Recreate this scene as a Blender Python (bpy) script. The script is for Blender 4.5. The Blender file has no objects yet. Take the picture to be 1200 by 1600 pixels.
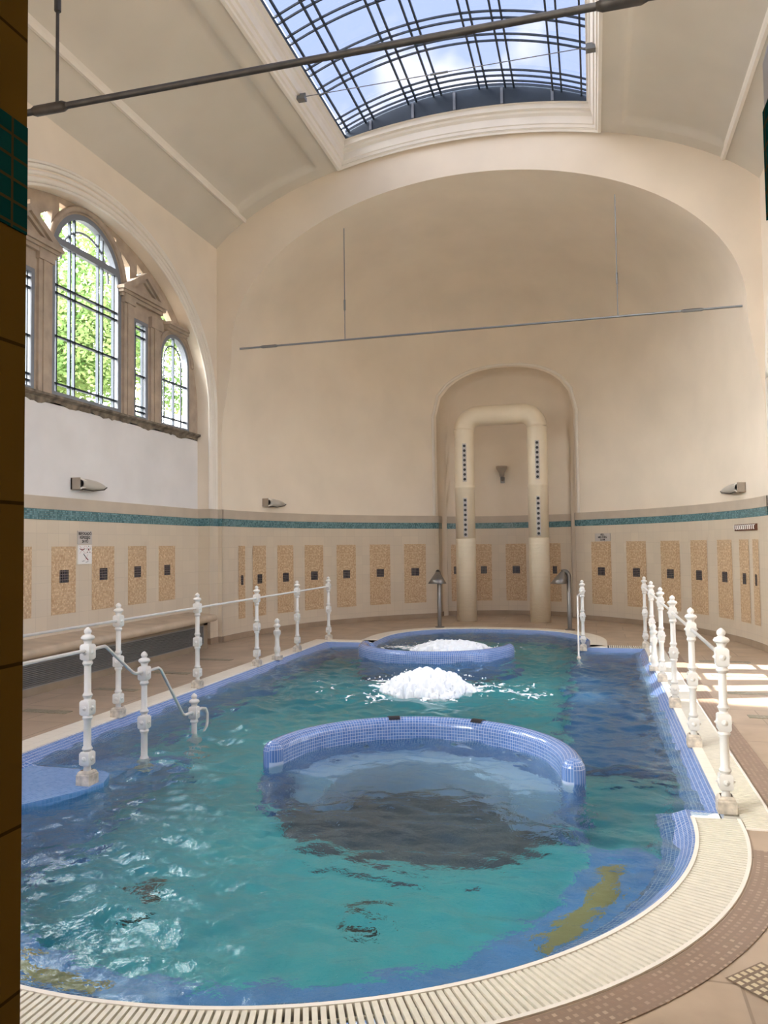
import bpy, math, random
from mathutils import Vector, noise
from mathutils.geometry import tessellate_polygon
random.seed(7)
PI = math.pi
sc = bpy.context.scene
col = sc.collection
CX = -1.85                      # long axis of the hall
WATER = -0.06

# ---------------------------------------------------------------- materials
def new_mat(name):
    m = bpy.data.materials.new(name); m.use_nodes = True
    nt = m.node_tree; nt.nodes.clear()
    out = nt.nodes.new('ShaderNodeOutputMaterial')
    return m, nt, out
def principled(nt, out, col_=(.8, .8, .8), rough=.6, metal=0, spec=.5):
    b = nt.nodes.new('ShaderNodeBsdfPrincipled')
    b.inputs['Base Color'].default_value = (*col_, 1)
    b.inputs['Roughness'].default_value = rough
    b.inputs['Metallic'].default_value = metal
    b.inputs['Specular IOR Level'].default_value = spec
    nt.links.new(b.outputs[0], out.inputs['Surface'])
    return b
def mix_rgb(nt, fac, a, b, mode='MIX'):
    n = nt.nodes.new('ShaderNodeMix'); n.data_type = 'RGBA'; n.blend_type = mode
    for sock, v in ((n.inputs[0], fac), (n.inputs[6], a), (n.inputs[7], b)):
        if hasattr(v, 'is_linked') or hasattr(v, 'links'): nt.links.new(v, sock)
        elif isinstance(v, (int, float)): sock.default_value = v
        else: sock.default_value = (*v, 1)
    return n.outputs[2]
def ramp(nt, fac, p0, c0, p1, c1):
    r = nt.nodes.new('ShaderNodeValToRGB')
    r.color_ramp.elements[0].position = p0; r.color_ramp.elements[0].color = (*c0, 1)
    r.color_ramp.elements[1].position = p1; r.color_ramp.elements[1].color = (*c1, 1)
    nt.links.new(fac, r.inputs[0]); return r.outputs[0]
def noise_tex(nt, scale, coord='Object', detail=3, vec=None):
    n = nt.nodes.new('ShaderNodeTexNoise'); n.inputs['Scale'].default_value = scale; n.inputs['Detail'].default_value = detail
    if vec is None:
        t = nt.nodes.new('ShaderNodeTexCoord'); vec = t.outputs[coord]
    nt.links.new(vec, n.inputs['Vector']); return n.outputs['Fac']
def bump(nt, b, h, strength, dist=.01):
    n = nt.nodes.new('ShaderNodeBump'); n.inputs['Strength'].default_value = strength; n.inputs['Distance'].default_value = dist
    nt.links.new(h, n.inputs['Height']); nt.links.new(n.outputs[0], b.inputs['Normal'])
def plain(name, c, rough=.6, metal=0, var=.06, scale=3, spec=.5, bmp=0, bscale=30):
    m, nt, out = new_mat(name); b = principled(nt, out, c, rough, metal, spec)
    if var:
        f = noise_tex(nt, scale)
        c2 = tuple(max(0, x * (1 - 2 * var)) for x in c); c1 = tuple(min(1, x * (1 + var)) for x in c)
        nt.links.new(ramp(nt, f, .3, c2, .7, c1), b.inputs['Base Color'])
    if bmp: bump(nt, b, noise_tex(nt, bscale), bmp)
    return m
def tiles(name, c1, c2, mortar, w, h, ms=.003, rough=.3, coord='UV', offset=0, bias=0, var=None, bmp=.3, spec=.5, squash=None):
    m, nt, out = new_mat(name); b = principled(nt, out, c1, rough, 0, spec)
    t = nt.nodes.new('ShaderNodeTexCoord')
    k = nt.nodes.new('ShaderNodeTexBrick')
    k.offset = offset; k.offset_frequency = 2
    k.inputs['Scale'].default_value = 1; k.inputs['Brick Width'].default_value = w; k.inputs['Row Height'].default_value = h
    k.inputs['Mortar Size'].default_value = ms; k.inputs['Mortar Smooth'].default_value = .1; k.inputs['Bias'].default_value = bias
    k.inputs['Color1'].default_value = (*c1, 1); k.inputs['Color2'].default_value = (*c2, 1); k.inputs['Mortar'].default_value = (*mortar, 1)
    nt.links.new(t.outputs[coord], k.inputs['Vector'])
    c = k.outputs['Color']
    if var:
        f = noise_tex(nt, var[0], coord, 4)
        c = mix_rgb(nt, ramp(nt, f, .35, (0, 0, 0), .7, (1, 1, 1)), c, mix_rgb(nt, var[2], c, var[1]))
    nt.links.new(c, b.inputs['Base Color'])
    if bmp:
        inv = nt.nodes.new('ShaderNodeMath'); inv.operation = 'SUBTRACT'; inv.inputs[0].default_value = 1
        nt.links.new(k.outputs['Fac'], inv.inputs[1]); bump(nt, b, inv.outputs[0], bmp, .003)
    return m

M = {}
M['plaster'] = plain('cream_plaster', (.80, .705, .585), .85, var=.03, scale=1.2, spec=.2)
M['ceil'] = plain('ceiling_plaster', (.64, .59, .51), .85, var=.03, scale=1.0, spec=.2)
M['white_plaster'] = plain('white_plaster', (.70, .68, .675), .85, var=.03, scale=2, spec=.2)
M['mould'] = plain('moulding_paint', (.80, .745, .665), .7, var=.02)
M['dado'] = tiles('cream_wall_tile', (.60, .515, .405), (.64, .55, .43), (.50, .43, .34), .2, .2, .002, .3, var=(1.5, (.55, .47, .38), .4), bmp=.1)
M['teal'] = tiles('teal_mosaic', (.035, .125, .15), (.17, .34, .38), (.10, .16, .16), .024, .024, .0025, .2)
M['beige'] = plain('beige_stone', (.50, .425, .34), .5, var=.05)
M['tan'] = tiles('tan_mosaic', (.52, .355, .20), (.78, .61, .39), (.56, .43, .29), .026, .026, .003, .4, offset=.35, var=(26, (.36, .2, .1), .7))
M['navy'] = tiles('navy_mosaic', (.010, .012, .025), (.02, .02, .04), (.17, .145, .125), .034, .034, .0036, .25)
M['skirt'] = plain('brown_stone_skirting', (.34, .255, .18), .5, var=.08)
M['pave'] = tiles('sandstone_pavers', (.45, .345, .25), (.52, .40, .29), (.24, .175, .12), .95, .62, .006, .35, 'Object', .5, var=(3, (.35, .26, .18), .8), bmp=.1)
M['strip_green'] = tiles('green_mosaic_inlay', (.16, .19, .12), (.36, .34, .24), (.27, .21, .15), .03, .03, .005, .4, 'Object')
M['strip_brown'] = tiles('brown_mosaic_border', (.27, .18, .125), (.48, .36, .26), (.25, .175, .125), .033, .033, .009, .4, 'UV', var=(3, (.30, .2, .15), .6))
M['strip_cream'] = tiles('cream_mosaic_inlay', (.62, .52, .34), (.40, .27, .14), (.19, .13, .08), .034, .034, .007, .4, 'UV', bias=-.5)
M['blue'] = tiles('blue_pool_mosaic', (.085, .18, .44), (.135, .25, .54), (.42, .50, .68), .026, .026, .0022, .12, bmp=.4)
M['bluestep'] = tiles('blue_step_mosaic', (.09, .25, .55), (.13, .31, .64), (.17, .34, .64), .026, .026, .0018, .2, bmp=.1)
M['blue_dimmed'] = tiles('depth_dimmed_step_mosaic', (.04, .15, .34), (.06, .19, .40), (.08, .22, .42), .026, .026, .0018, .2, bmp=.1)  # step blue darkened in colour, standing in for light lost in deep water
M['poolfloor'] = tiles('turquoise_pool_floor', (.05, .44, .48), (.085, .53, .555), (.15, .55, .575), .03, .03, .002, .3, 'Object', var=(.6, (.025, .27, .37), .6), bmp=0)
M['disc'] = tiles('dark_pebble_mosaic', (.06, .085, .12), (.13, .165, .20), (.16, .19, .22), .05, .05, .006, .4, 'Object', .5, var=(13, (.03, .045, .07), .9), bmp=0)
M['drain'] = plain('dark_drain_plastic', (.028, .04, .04), .5)
M['seatblue'] = tiles('light_blue_mosaic', (.46, .62, .86), (.52, .68, .88), (.56, .70, .88), .026, .026, .002, .2, bmp=.1)
M['post'] = plain('white_enamel', (.70, .68, .635), .35, var=.03, scale=12)
M['rust'] = plain('stained_white_enamel', (.62, .55, .45), .5, var=.2, scale=22)
M['grille'] = plain('cream_plastic', (.72, .675, .565), .45, var=.04, scale=20)
M['channel'] = plain('drain_channel', (.055, .045, .035), .8)
M['rim'] = tiles('cream_rim_tile', (.84, .78, .66), (.87, .81, .69), (.74, .68, .57), .25, .12, .003, .35, 'Object')
M['rod'] = plain('dark_iron', (.07, .063, .058), .5, .6, var=.15, scale=8)
M['wire'] = plain('steel_wire', (.22, .23, .24), .4, .8, var=0)
M['steel'] = plain('brushed_steel', (.22, .205, .19), .35, .8, var=.05)
M['sky_iron'] = plain('blue_grey_iron', (.035, .05, .07), .5, .2, var=.1)
M['winframe'] = plain('slate_window_paint', (.20, .22, .26), .5, var=.05)
M['stone'] = plain('tan_stone', (.43, .345, .27), .8, var=.1, scale=5, bmp=.15)
M['stone_dark'] = plain('weathered_sill_stone', (.20, .165, .125), .9, var=.3, scale=9, bmp=.5)
M['duct'] = plain('cream_duct_paint', (.78, .68, .52), .4, var=.03)
M['duct_rib'] = None
M['black'] = plain('black_rubber', (.012, .012, .015), .4, var=0)
M['chrome'] = plain('chrome', (.7, .7, .7), .2, 1, var=0)
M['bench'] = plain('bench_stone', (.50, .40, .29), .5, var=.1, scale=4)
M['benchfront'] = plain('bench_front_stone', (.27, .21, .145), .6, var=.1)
M['vent'] = plain('vent_slat', (.24, .23, .22), .5, .3, var=.02)
M['ventdark'] = plain('vent_cavity', (.06, .055, .05), .8, var=0)
M['signgrey'] = plain('grey_acrylic', (.50, .46, .43), .3, var=0)
M['signwhite'] = plain('white_acrylic', (.80, .78, .76), .3, var=0)
M['ink'] = plain('black_ink', (.012, .01, .01), .6, var=0)
M['redink'] = plain('dark_red_ink', (.16, .012, .015), .6, var=0)
M['pinkink'] = plain('thin_red_line_ink', (.55, .2, .18), .6, var=0)
M['wood'] = plain('dark_red_wood', (.14, .045, .02), .5, var=.15)
M['sconce'] = plain('grey_lamp_metal', (.40, .35, .29), .4, .3, var=0)
M['lampglass'] = plain('frosted_lamp_glass', (.47, .44, .39), .3, var=0)
M['jamb'] = tiles('jamb_tile_dimmed', (.115, .062, .011), (.125, .068, .012), (.045, .024, .004), .9, .34, .004, .6, bmp=.3, spec=.0)  # jamb tile with the dim passage's shade put into its colour
M['jamb_lit'] = tiles('jamb_tile_lit', (.34, .31, .29), (.37, .34, .31), (.2, .17, .15), .9, .34, .004, .35, bmp=.3)  # same jamb tile, coloured paler grey where light from the hall falls
M['greentile'] = tiles('dark_green_tile', (.004, .040, .035), (.007, .052, .045), (.06, .044, .018), .052, .0478, .0035, .6, bmp=.3, spec=0)
M['olive'] = plain('olive_safety_strip', (.34, .29, .12), .6, var=.05)
def leafy():
    m, nt, out = new_mat('leaf')
    d = nt.nodes.new('ShaderNodeBsdfDiffuse'); t = nt.nodes.new('ShaderNodeBsdfTranslucent'); x = nt.nodes.new('ShaderNodeMixShader'); x.inputs[0].default_value = .5
    c = ramp(nt, noise_tex(nt, .8), .35, (.16, .30, .09), .7, (.50, .58, .26))
    nt.links.new(c, d.inputs[0]); nt.links.new(c, t.inputs[0]); nt.links.new(d.outputs[0], x.inputs[1]); nt.links.new(t.outputs[0], x.inputs[2]); nt.links.new(x.outputs[0], out.inputs[0]); return m
M['bark'] = plain('bark', (.12, .09, .06), .9)
M['leaf'] = leafy()
M['foam'] = plain('white_foam', (.93, .96, .98), .6, var=0, spec=.3)
M['ground'] = plain('garden_ground', (.25, .24, .20), .9)

def ribbed():
    m, nt, out = new_mat('cream_duct_ribbed'); b = principled(nt, out, (.78, .68, .52), .4)
    t = nt.nodes.new('ShaderNodeTexCoord'); w = nt.nodes.new('ShaderNodeTexWave')
    w.bands_direction = 'Z'; w.inputs['Scale'].default_value = 12; nt.links.new(t.outputs['Object'], w.inputs['Vector'])
    nt.links.new(ramp(nt, w.outputs['Fac'], .05, (.72, .62, .47), .3, (.78, .68, .52)), b.inputs['Base Color'])
    bump(nt, b, w.outputs['Fac'], .35, .008); return m
M['duct_rib'] = ribbed()
def pane(name, tint, rough=0.0, strength=.12):
    m, nt, out = new_mat(name)
    tr = nt.nodes.new('ShaderNodeBsdfTransparent'); tr.inputs[0].default_value = (*tint, 1)
    gl = nt.nodes.new('ShaderNodeBsdfGlossy'); gl.inputs['Roughness'].default_value = .05
    lw = nt.nodes.new('ShaderNodeLayerWeight'); lw.inputs[0].default_value = .5
    pw = nt.nodes.new('ShaderNodeMath'); pw.operation = 'POWER'; pw.inputs[1].default_value = 5; nt.links.new(lw.outputs['Facing'], pw.inputs[0])
    f = nt.nodes.new('ShaderNodeMath'); f.operation = 'MULTIPLY_ADD'; f.inputs[1].default_value = .9; f.inputs[2].default_value = .05; nt.links.new(pw.outputs[0], f.inputs[0])
    mx = nt.nodes.new('ShaderNodeMixShader')
    nt.links.new(f.outputs[0], mx.inputs[0]); nt.links.new(tr.outputs[0], mx.inputs[1]); nt.links.new(gl.outputs[0], mx.inputs[2])
    nt.links.new(mx.outputs[0], out.inputs[0]); return m
SKY_T, WIN_T = .19, .8
M['skyglass'] = pane('skylight_glass', (SKY_T * .97, SKY_T * .95, SKY_T * 1.03))
M['clearglass'] = pane('clear_glass', (.96, .96, .96))
M['winglass'] = pane('window_glass', (WIN_T, WIN_T, WIN_T))
def water_mat():
    m, nt, out = new_mat('pool_water')
    g = nt.nodes.new('ShaderNodeBsdfGlass'); g.inputs['IOR'].default_value = 1.333; g.inputs['Roughness'].default_value = 0
    g.inputs['Color'].default_value = (.87, .975, .96, 1)
    n = nt.nodes.new('ShaderNodeBump'); n.inputs['Strength'].default_value = .6; n.inputs['Distance'].default_value = .018
    nt.links.new(noise_tex(nt, 13, 'Object', 4), n.inputs['Height']); nt.links.new(n.outputs[0], g.inputs['Normal'])
    nt.links.new(g.outputs[0], out.inputs[0]); return m
M['water'] = water_mat()

# ---------------------------------------------------------------- mesh builder
def wloc(o):
    v = Vector((0, 0, 0))
    while o is not None: v = v + o.location; o = o.parent
    return v
class MB:
    def __init__(s): s.v = []; s.f = []; s.uv = []; s.mi = []
    def add(s, vs, fs, uvs=None, mi=0):
        o = len(s.v); s.v += [tuple(p) for p in vs]
        s.uv += list(uvs) if uvs else [None] * len(vs)
        for f in fs: s.f.append(tuple(i + o for i in f)); s.mi.append(mi)
        return s
    def box(s, x0, x1, y0, y1, z0, z1, mi=0):
        v = [(x, y, z) for z in (z0, z1) for y in (y0, y1) for x in (x0, x1)]
        for f in ((0, 2, 3, 1), (4, 5, 7, 6), (0, 1, 5, 4), (2, 6, 7, 3), (0, 4, 6, 2), (1, 3, 7, 5)):
            q = [v[i] for i in f]
            n = (Vector(q[1]) - Vector(q[0])).cross(Vector(q[2]) - Vector(q[0]))
            a = max(range(3), key=lambda i: abs(n[i]))
            uv = [((p[1], p[2]) if a == 0 else (p[0], p[2]) if a == 1 else (p[0], p[1])) for p in q]
            s.add(q, [(0, 1, 2, 3)], uv, mi)
        return s
    def grid(s, rows, uv=None, close=False, mi=0, flip=False):
        n, m = len(rows), len(rows[0]); vs = [p for r in rows for p in r]; fs = []
        for i in range(n - 1):
            for j in range(m if close else m - 1):
                k = (j + 1) % m; q = (i * m + j, i * m + k, (i + 1) * m + k, (i + 1) * m + j)
                fs.append(q[::-1] if flip else q)
        s.add(vs, fs, [p for r in uv for p in r] if uv else None, mi); return s
    def lathe(s, prof, n=14, c=(0, 0, 0), caps=True):
        rows = [[(c[0] + r * math.cos(2 * PI * k / n), c[1] + r * math.sin(2 * PI * k / n), c[2] + z) for k in range(n)] for r, z in prof]
        o = len(s.v); s.grid(rows, close=True)
        if caps:
            s.f.append(tuple(o + k for k in range(n))[::-1]); s.mi.append(0)
            b = o + (len(prof) - 1) * n; s.f.append(tuple(b + k for k in range(n))); s.mi.append(0)
        return s
    def tube(s, path, r, n=8, caps=True, rr=None):
        path = [Vector(p) for p in path]; rows = []; up = None
        for i, p in enumerate(path):
            d = (path[min(i + 1, len(path) - 1)] - path[max(i - 1, 0)]).normalized()
            if up is None: up = Vector((0, 0, 1)) if abs(d.z) < .9 else Vector((1, 0, 0))
            a = d.cross(up)
            a = a.normalized() if a.length > 1e-6 else Vector((1, 0, 0)); up = a.cross(d).normalized()
            R_ = rr[i] if rr else r
            rows.append([tuple(p + R_ * (math.cos(2 * PI * k / n) * a + math.sin(2 * PI * k / n) * up)) for k in range(n)])
        o = len(s.v); s.grid(rows, close=True)
        if caps:
            s.f.append(tuple(o + k for k in range(n))); s.mi.append(0)
            b = o + (len(path) - 1) * n; s.f.append(tuple(b + k for k in range(n))[::-1]); s.mi.append(0)
        return s
    def ball(s, c, r, sz=1, n=8, m=6, ax=(1, 1, 1)):
        rows = [[(c[0] + ax[0] * r * math.sin(PI * i / m) * math.cos(2 * PI * k / n), c[1] + ax[1] * r * math.sin(PI * i / m) * math.sin(2 * PI * k / n),
                  c[2] + ax[2] * r * math.cos(PI * i / m)) for k in range(n)] for i in range(m + 1)]
        return s.grid(rows, close=True, flip=True)
    def plate(s, outer, holes, fn, t0, t1):
        """polygon with holes in 2D, extruded between depths t0 and t1 through fn(a, b, t)"""
        loops = [outer] + list(holes)
        tri = tessellate_polygon([[Vector((a, b, 0)) for a, b in l] for l in loops])
        pts = [p for l in loops for p in l]
        for t, fl in ((t0, False), (t1, True)):
            s.add([fn(a, b, t) for a, b in pts], [tuple(x[::-1]) if fl else tuple(x) for x in tri], [(a, b) for a, b in pts])
        for l in loops:
            n = len(l); acc = 0
            for i in range(n):
                p, q = l[i], l[(i + 1) % n]; L = math.dist(p, q)
                s.add([fn(*p, t0), fn(*q, t0), fn(*q, t1), fn(*p, t1)], [(0, 1, 2, 3)], [(acc, 0), (acc + L, 0), (acc + L, t1 - t0), (acc, t1 - t0)]); acc += L
        return s
    def build(s, name, mat, parent=None, smooth=False, fix=False, flat_angle=None):
        off = wloc(parent) if parent is not None else Vector((0, 0, 0))
        me = bpy.data.meshes.new(name)
        me.from_pydata([tuple(Vector(p) - off) for p in s.v], [], s.f)
        for mm in (mat if isinstance(mat, (list, tuple)) else [mat]): me.materials.append(mm)
        if len(set(s.mi)) > 1: me.polygons.foreach_set('material_index', s.mi)
        if any(u is not None for u in s.uv):
            l = me.uv_layers.new(name='UVMap')
            for lp in me.loops:
                u = s.uv[lp.vertex_index]
                if u is not None: l.data[lp.index].uv = u
        if smooth: me.polygons.foreach_set('use_smooth', [True] * len(me.polygons))
        me.update()
        if fix:
            import bmesh
            b = bmesh.new(); b.from_mesh(me); bmesh.ops.remove_doubles(b, verts=b.verts, dist=1e-5)
            bmesh.ops.recalc_face_normals(b, faces=b.faces); b.to_mesh(me); b.free()
        if smooth and flat_angle: me.set_sharp_from_angle(angle=math.radians(flat_angle))
        o = bpy.data.objects.new(name, me); col.objects.link(o)
        if parent is not None: o.parent = parent
        return o
def tag(o, label, cat, group=None, kind=None):
    o['label'] = label; o['category'] = cat
    if group: o['group'] = group
    if kind: o['kind'] = kind
    return o
def thing(name, label, cat, loc=(0, 0, 0), group=None, kind=None):
    o = bpy.data.objects.new(name, None); o.empty_display_size = .1; col.objects.link(o); o.location = loc
    return tag(o, label, cat, group, kind)
def dup(o, parent=None, loc=None):
    c = o.copy(); col.objects.link(c)
    if parent is not None: c.parent = parent
    if loc is not None: c.location = loc
    for ch in o.children: dup(ch, c)
    return c
def arc(cx, cy, r, a0, a1, n):
    return [(cx + r * math.cos(math.radians(a0 + (a1 - a0) * i / n)), cy + r * math.sin(math.radians(a0 + (a1 - a0) * i / n))) for i in range(n + 1)]

# ---------------------------------------------------------------- pool outline
RB, WR = 2.36, 2.55
YB0, YB1, YR0, YR1 = 4.8, 12.5, 5.0, 12.4
FB = 1.75
def far_bay(d, n=48):
    b = FB - d
    return [(CX + b, YR1 - d)] + [(CX + b * math.copysign(abs(math.cos(a)) ** .72, math.cos(a)), 13.15 + (1.62 - d) * math.sin(a)) for a in [PI * i / n for i in range(n + 1)]] + [(CX - b, YR1 - d)]
def outline(d, n=48):
    """closed loop, inset by d (negative = outset)"""
    pts = []
    r, w = RB - d, WR - d
    pts += [(CX + w, YR0 + d), (CX + w, YR1 - d)] + far_bay(d, n)
    pts += [(CX - w, YR1 - d), (CX - w, YR0 + d), (CX - r, YR0 + d)]
    pts += arc(CX, YB0, r, 180, 360, n)
    pts += [(CX + r, YR0 + d)]
    return pts
def ring(prof, mat, name, parent=None, n=48, smooth=False):
    mb = MB(); rows = []; uvs = []; acc = 0; prev = None
    for d, z in prof:
        o = outline(d, n); o.append(o[0])
        rows.append([(x, y, z) for x, y in o])
        if prev: acc += math.hypot(d - prev[0], z - prev[1])
        L = 0; row = []; base = outline(0, n); base.append(base[0])
        for i in range(len(o)):
            if i: L += math.dist(base[i], base[i - 1])
            row.append((L, acc))
        uvs.append(row); prev = (d, z)
    # separate faces so that corners keep their uv
    mb.grid(rows, uvs)
    return mb.build(name, mat, parent, smooth)

GW = .26                        # gutter width
# ---------------------------------------------------------------- floor
XL, XR, YA = -6.2, 2.42, 12.0
XA, AA, AB, AN = -1.86, 4.06, 5.4, 1.8
AL = 4.26                       # half width of the apse at floor level; it narrows to the arch above
def apse_a(z):
    t = min(1, max(0, (z - 3.4) / 1.65)); t = t * t * (3 - 2 * t)
    return AL + (AA - AL) * t
def apse_y(x, ext=0, n=AN):
    q = min(1, abs((x - XA) / (AL + ext)))
    return YA + (AB + ext) * (1 - q ** n) ** (1 / n)
fl = [(XL - .6, -3), (3.4, -3), (3.4, YA + .3)]
fl += [(XA + (AA + 1.2) * math.cos(a), YA + .3 + (AB + 1.0) * math.sin(a)) for a in [PI * i / 40 for i in range(41)]]
fl += [(XL - .6, YA + .3)]
mb = MB(); hole = outline(-GW, 60)
tri = tessellate_polygon([[Vector((a, b, 0)) for a, b in fl], [Vector((a, b, 0)) for a, b in hole]])
mb.add([(a, b, 0) for a, b in fl + hole], [tuple(t) for t in tri])
floor = mb.build('floor', M['pave'], fix=True)
tag(floor, 'sandstone paved pool deck with mosaic inlay strips', 'floor', kind='structure')
if floor.data.polygons[0].normal.z < 0: floor.data.flip_normals()
def flat_ring(r0, r1, a0, a1, n, z, name, mat, parent, cx=CX, cy=YB0, thick=.004):
    mb = MB(); rows = []; uv = []
    for r, zz in ((r0, z - thick), (r0, z), (r1, z), (r1, z - thick)):
        rows.append([(x, y, zz) for x, y in arc(cx, cy, r, a0, a1, n)])
        uv.append([(math.radians(a1 - a0) * i / n * (r0 + r1) / 2, r) for i in range(n + 1)])
    mb.grid(rows, uv, flip=(a1 > a0))
    return mb.build(name, mat, parent)
flat_ring(RB + GW + .015, RB + GW + .17, 180, 352, 80, .005, 'mosaic_border', M['strip_brown'], floor)
mb = MB(); x0 = CX + WR + GW + .015
mb.add([(x0, 5.08, .005), (x0 + .16, 5.08, .005), (x0 + .16, 12.6, .005), (x0, 12.6, .005)], [(0, 1, 2, 3)], [(0, 0), (0, .16), (7.5, .16), (7.5, 0)])
mb.build('mosaic_border', M['strip_brown'], floor)
for i in range(5):                                           # inlaid strips on the left deck
    y = 5.35 + 1.18 * i
    MB().box(-5.55, -5.02, y, y + .13, -.01, .004).build('mosaic_strip', M['strip_green'], floor)
for i in range(5):                                           # and on the right
    y = 6.55 + 1.15 * i
    MB().box(1.32, 1.95, y, y + .13, -.01, .004).build('mosaic_strip', M['strip_green'], floor)
mb = MB(); a, b = Vector((.43, 3.36, 0)), Vector((1.10, 2.62, 0)); n = Vector((-(b - a).y, (b - a).x, 0)).normalized() * .085
a = Vector((.50, 3.20, 0)); b = a + Vector((.62, -.62, 0)); n = Vector((.075, .075, 0))
mb.add([(*(p[:2]), .005) for p in (a - n, b - n, b + n, a + n)], [(0, 1, 2, 3)], [(0, 0), (.877, 0), (.877, .212), (0, .212)])
mb.build('mosaic_strip', M['strip_cream'], floor)
for y in (3.75, 2.2):
    MB().box(1.15, 1.9, y, y + .14, -.01, .004).build('mosaic_strip', M['strip_cream'], floor)

# ---------------------------------------------------------------- pool basin, gutter, rim
basin = thing('pool_basin', 'sunken pool basin with blue mosaic edge and turquoise floor', 'pool', (CX, 8.7, 0), kind='structure')
ring([(-.005, -.005), (.02, -.002), (.15, -.10), (.18, -.16), (.18, -1.1)], M['blue'], 'basin_wall', basin)
ft = outline(.17); tri = tessellate_polygon([[Vector((a, b, 0)) for a, b in ft]])
o = MB(); o.add([(a, b, -1.1) for a, b in ft], [tuple(t) for t in tri]); pf = o.build('basin_floor', M['poolfloor'], basin, fix=True)
if pf.data.polygons[0].normal.z < 0: pf.data.flip_normals()
# gutter channel below the grilles
ring([(-.005, -.09), (-GW - .0, -.09), (-GW, .0)], M['channel'], 'gutter_channel', basin)
def step(name, r0, r1, a0, a1, z0, z1, cx, cy, mat, parent, n=60):
    mb = MB(); rows = []; uv = []; acc = 0; last = None
    for r, z in ((r0, z0), (r0, z1), (r1, z1), (r1, z0)):
        if last: acc += math.hypot(r - last[0], z - last[1])
        last = (r, z)
        rows.append([(x, y, z) for x, y in arc(cx, cy, r, a0, a1, n)]); uv.append([(math.radians(abs(a1 - a0)) * i / n * r1, acc) for i in range(n + 1)])
    mb.grid(rows, uv, flip=(a1 > a0))
    if abs(a1 - a0) < 359:
        for k in (0, n):
            q = [rw[k] for rw in rows]; mb.add(q, [(0, 1, 2, 3)], [(p[0] + p[1], p[2]) for p in q])
    return mb.build(name, mat, parent)
for (cy, a0, a1) in ((YB0, 178, 362),):
    st = step('bench_step', 1.75, RB - .16, a0, a1, -1.1, -.50, CX, cy, M['bluestep'], basin)
    if cy == YB0:
        step('safety_strip', 1.86, 1.985, -35, -5, -.51, -.492, CX, cy, M['olive'], st, 30)
        step('safety_strip', 1.86, 1.96, -122, -96, -.51, -.492, CX, cy, M['olive'], st, 30)
for s in (1,):                                               # long side bench
    xs = sorted((CX + s * (WR - .17), CX + s * (WR - 1.05)))
    MB().box(xs[0], xs[1], 6.9, 12.3, -1.1, -.90).build('side_bench', M['blue_dimmed'], basin)
# entry platforms with steps, one the half-turn image of the other
def entry(sgn):
    def T(x, y, z): return (x, y, z) if sgn > 0 else (2 * CX - x, 17.4 - y, z)
    o2 = [(-4.40, 3.1), (-3.9, 3.1), (-3.75, 3.4), (-3.60, 4.2), (-3.36, 4.62), (-3.35, 4.78), (-3.42, 4.95), (-3.50, 5.02), (-4.40, 5.02)]
    mb = MB(); mb.plate(o2, [], lambda a, b, t: T(a, b, t), -1.1, -.028)
    mb.build('entry_platform', M['bluestep'], basin, fix=True)
    for k in range(4):
        mb = MB(); y0 = 5.02 + .30 * k
        mb.plate([(-4.42, y0), (-3.52, y0), (-3.52, y0 + .3), (-4.42, y0 + .3)], [], lambda a, b, t: T(a, b, t), -1.1, -.2 - .19 * k)
        mb.build('entry_step', M['bluestep'], basin, fix=True)
entry(1)

# front bay grille: radial slats, one thing
gr = thing('gutter_grille', 'curved cream slatted overflow grille around the near end of the pool', 'grille', (CX, YB0, 0))
r0, r1 = RB + .012, RB + GW - .012
mb = MB(); nsl = 255
for i in range(nsl):
    a = math.radians(178 + 184 * (i + .5) / nsl); c, s_ = math.cos(a), math.sin(a); hw = .0098
    v = [(CX + r * c + t * -s_, YB0 + r * s_ + t * c, z) for z in (-.028, .004) for r in (r0, r1) for t in (-hw, hw)]
    mb.add(v, [(0, 1, 3, 2), (4, 6, 7, 5), (0, 2, 6, 4), (1, 5, 7, 3), (0, 4, 5, 1), (2, 3, 7, 6)])
mb.build('slats', M['grille'], gr)
mb = MB()
for r in (r0 + .06, (r0 + r1) / 2, r1 - .06):
    mb.tube([(x, y, -.014) for x, y in arc(CX, YB0, r, 178, 362, 90)], .006, 6)
mb.build('tie_bar', M['grille'], gr)
step('inner_lip', RB - .006, RB + .014, 178, 362, -.06, .008, CX, YB0, M['mould'], gr, 90)
step('outer_lip', r1 - .002, r1 + .016, 178, 362, -.06, .008, CX, YB0, M['mould'], gr, 90)
# right straight grille
gs = thing('gutter_grille', 'long straight cream overflow grille along the right side of the pool', 'grille', (CX + WR + GW / 2, 8.7, 0))
mb = MB(); xa, xb = CX + WR + .07, CX + WR + GW - .012; y = 5.0
while y < 12.64:
    mb.box(CX + RB + .02 if y < 4.995 else xa, xb, y, y + .020, -.028, .004); y += .030
xg = CX + FB + GW + .02
while xg < xb:
    mb.box(xg, xg + .02, YR1 + .01, YR1 + GW, -.028, .004); xg += .03
mb.build('slats', M['grille'], gs)
gx_ = thing('gutter_grille', 'short cream grille crossing the deck beside the first right railing post', 'grille', (1.25, 4.87, 0))
mb = MB(); y = 4.752
while y < 4.985:
    mb.box(CX + RB + GW + .012, 1.75, y, y + .020, -.02, .005); y += .030
mb.build('slats', M['grille'], gx_)
mb = MB(); mb.box(CX + RB + GW + .0, 1.75, 4.736, 4.75, -.03, .008); mb.box(CX + WR + GW, 1.75, 4.985, 5.0, -.03, .008); mb.build('outer_lip', M['mould'], gx_)
MB().box(CX + WR + GW, 1.75, 4.75, 4.985, -.01, .0012).build('channel_shade', M['channel'], gx_)  # flat dark strip on the deck, painting the shade of a channel
mb = MB(); mb.box(CX + WR - .0, xa, 5.0, 12.66, -.06, .006); mb.build('inner_lip', M['rim'], gs)
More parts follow.
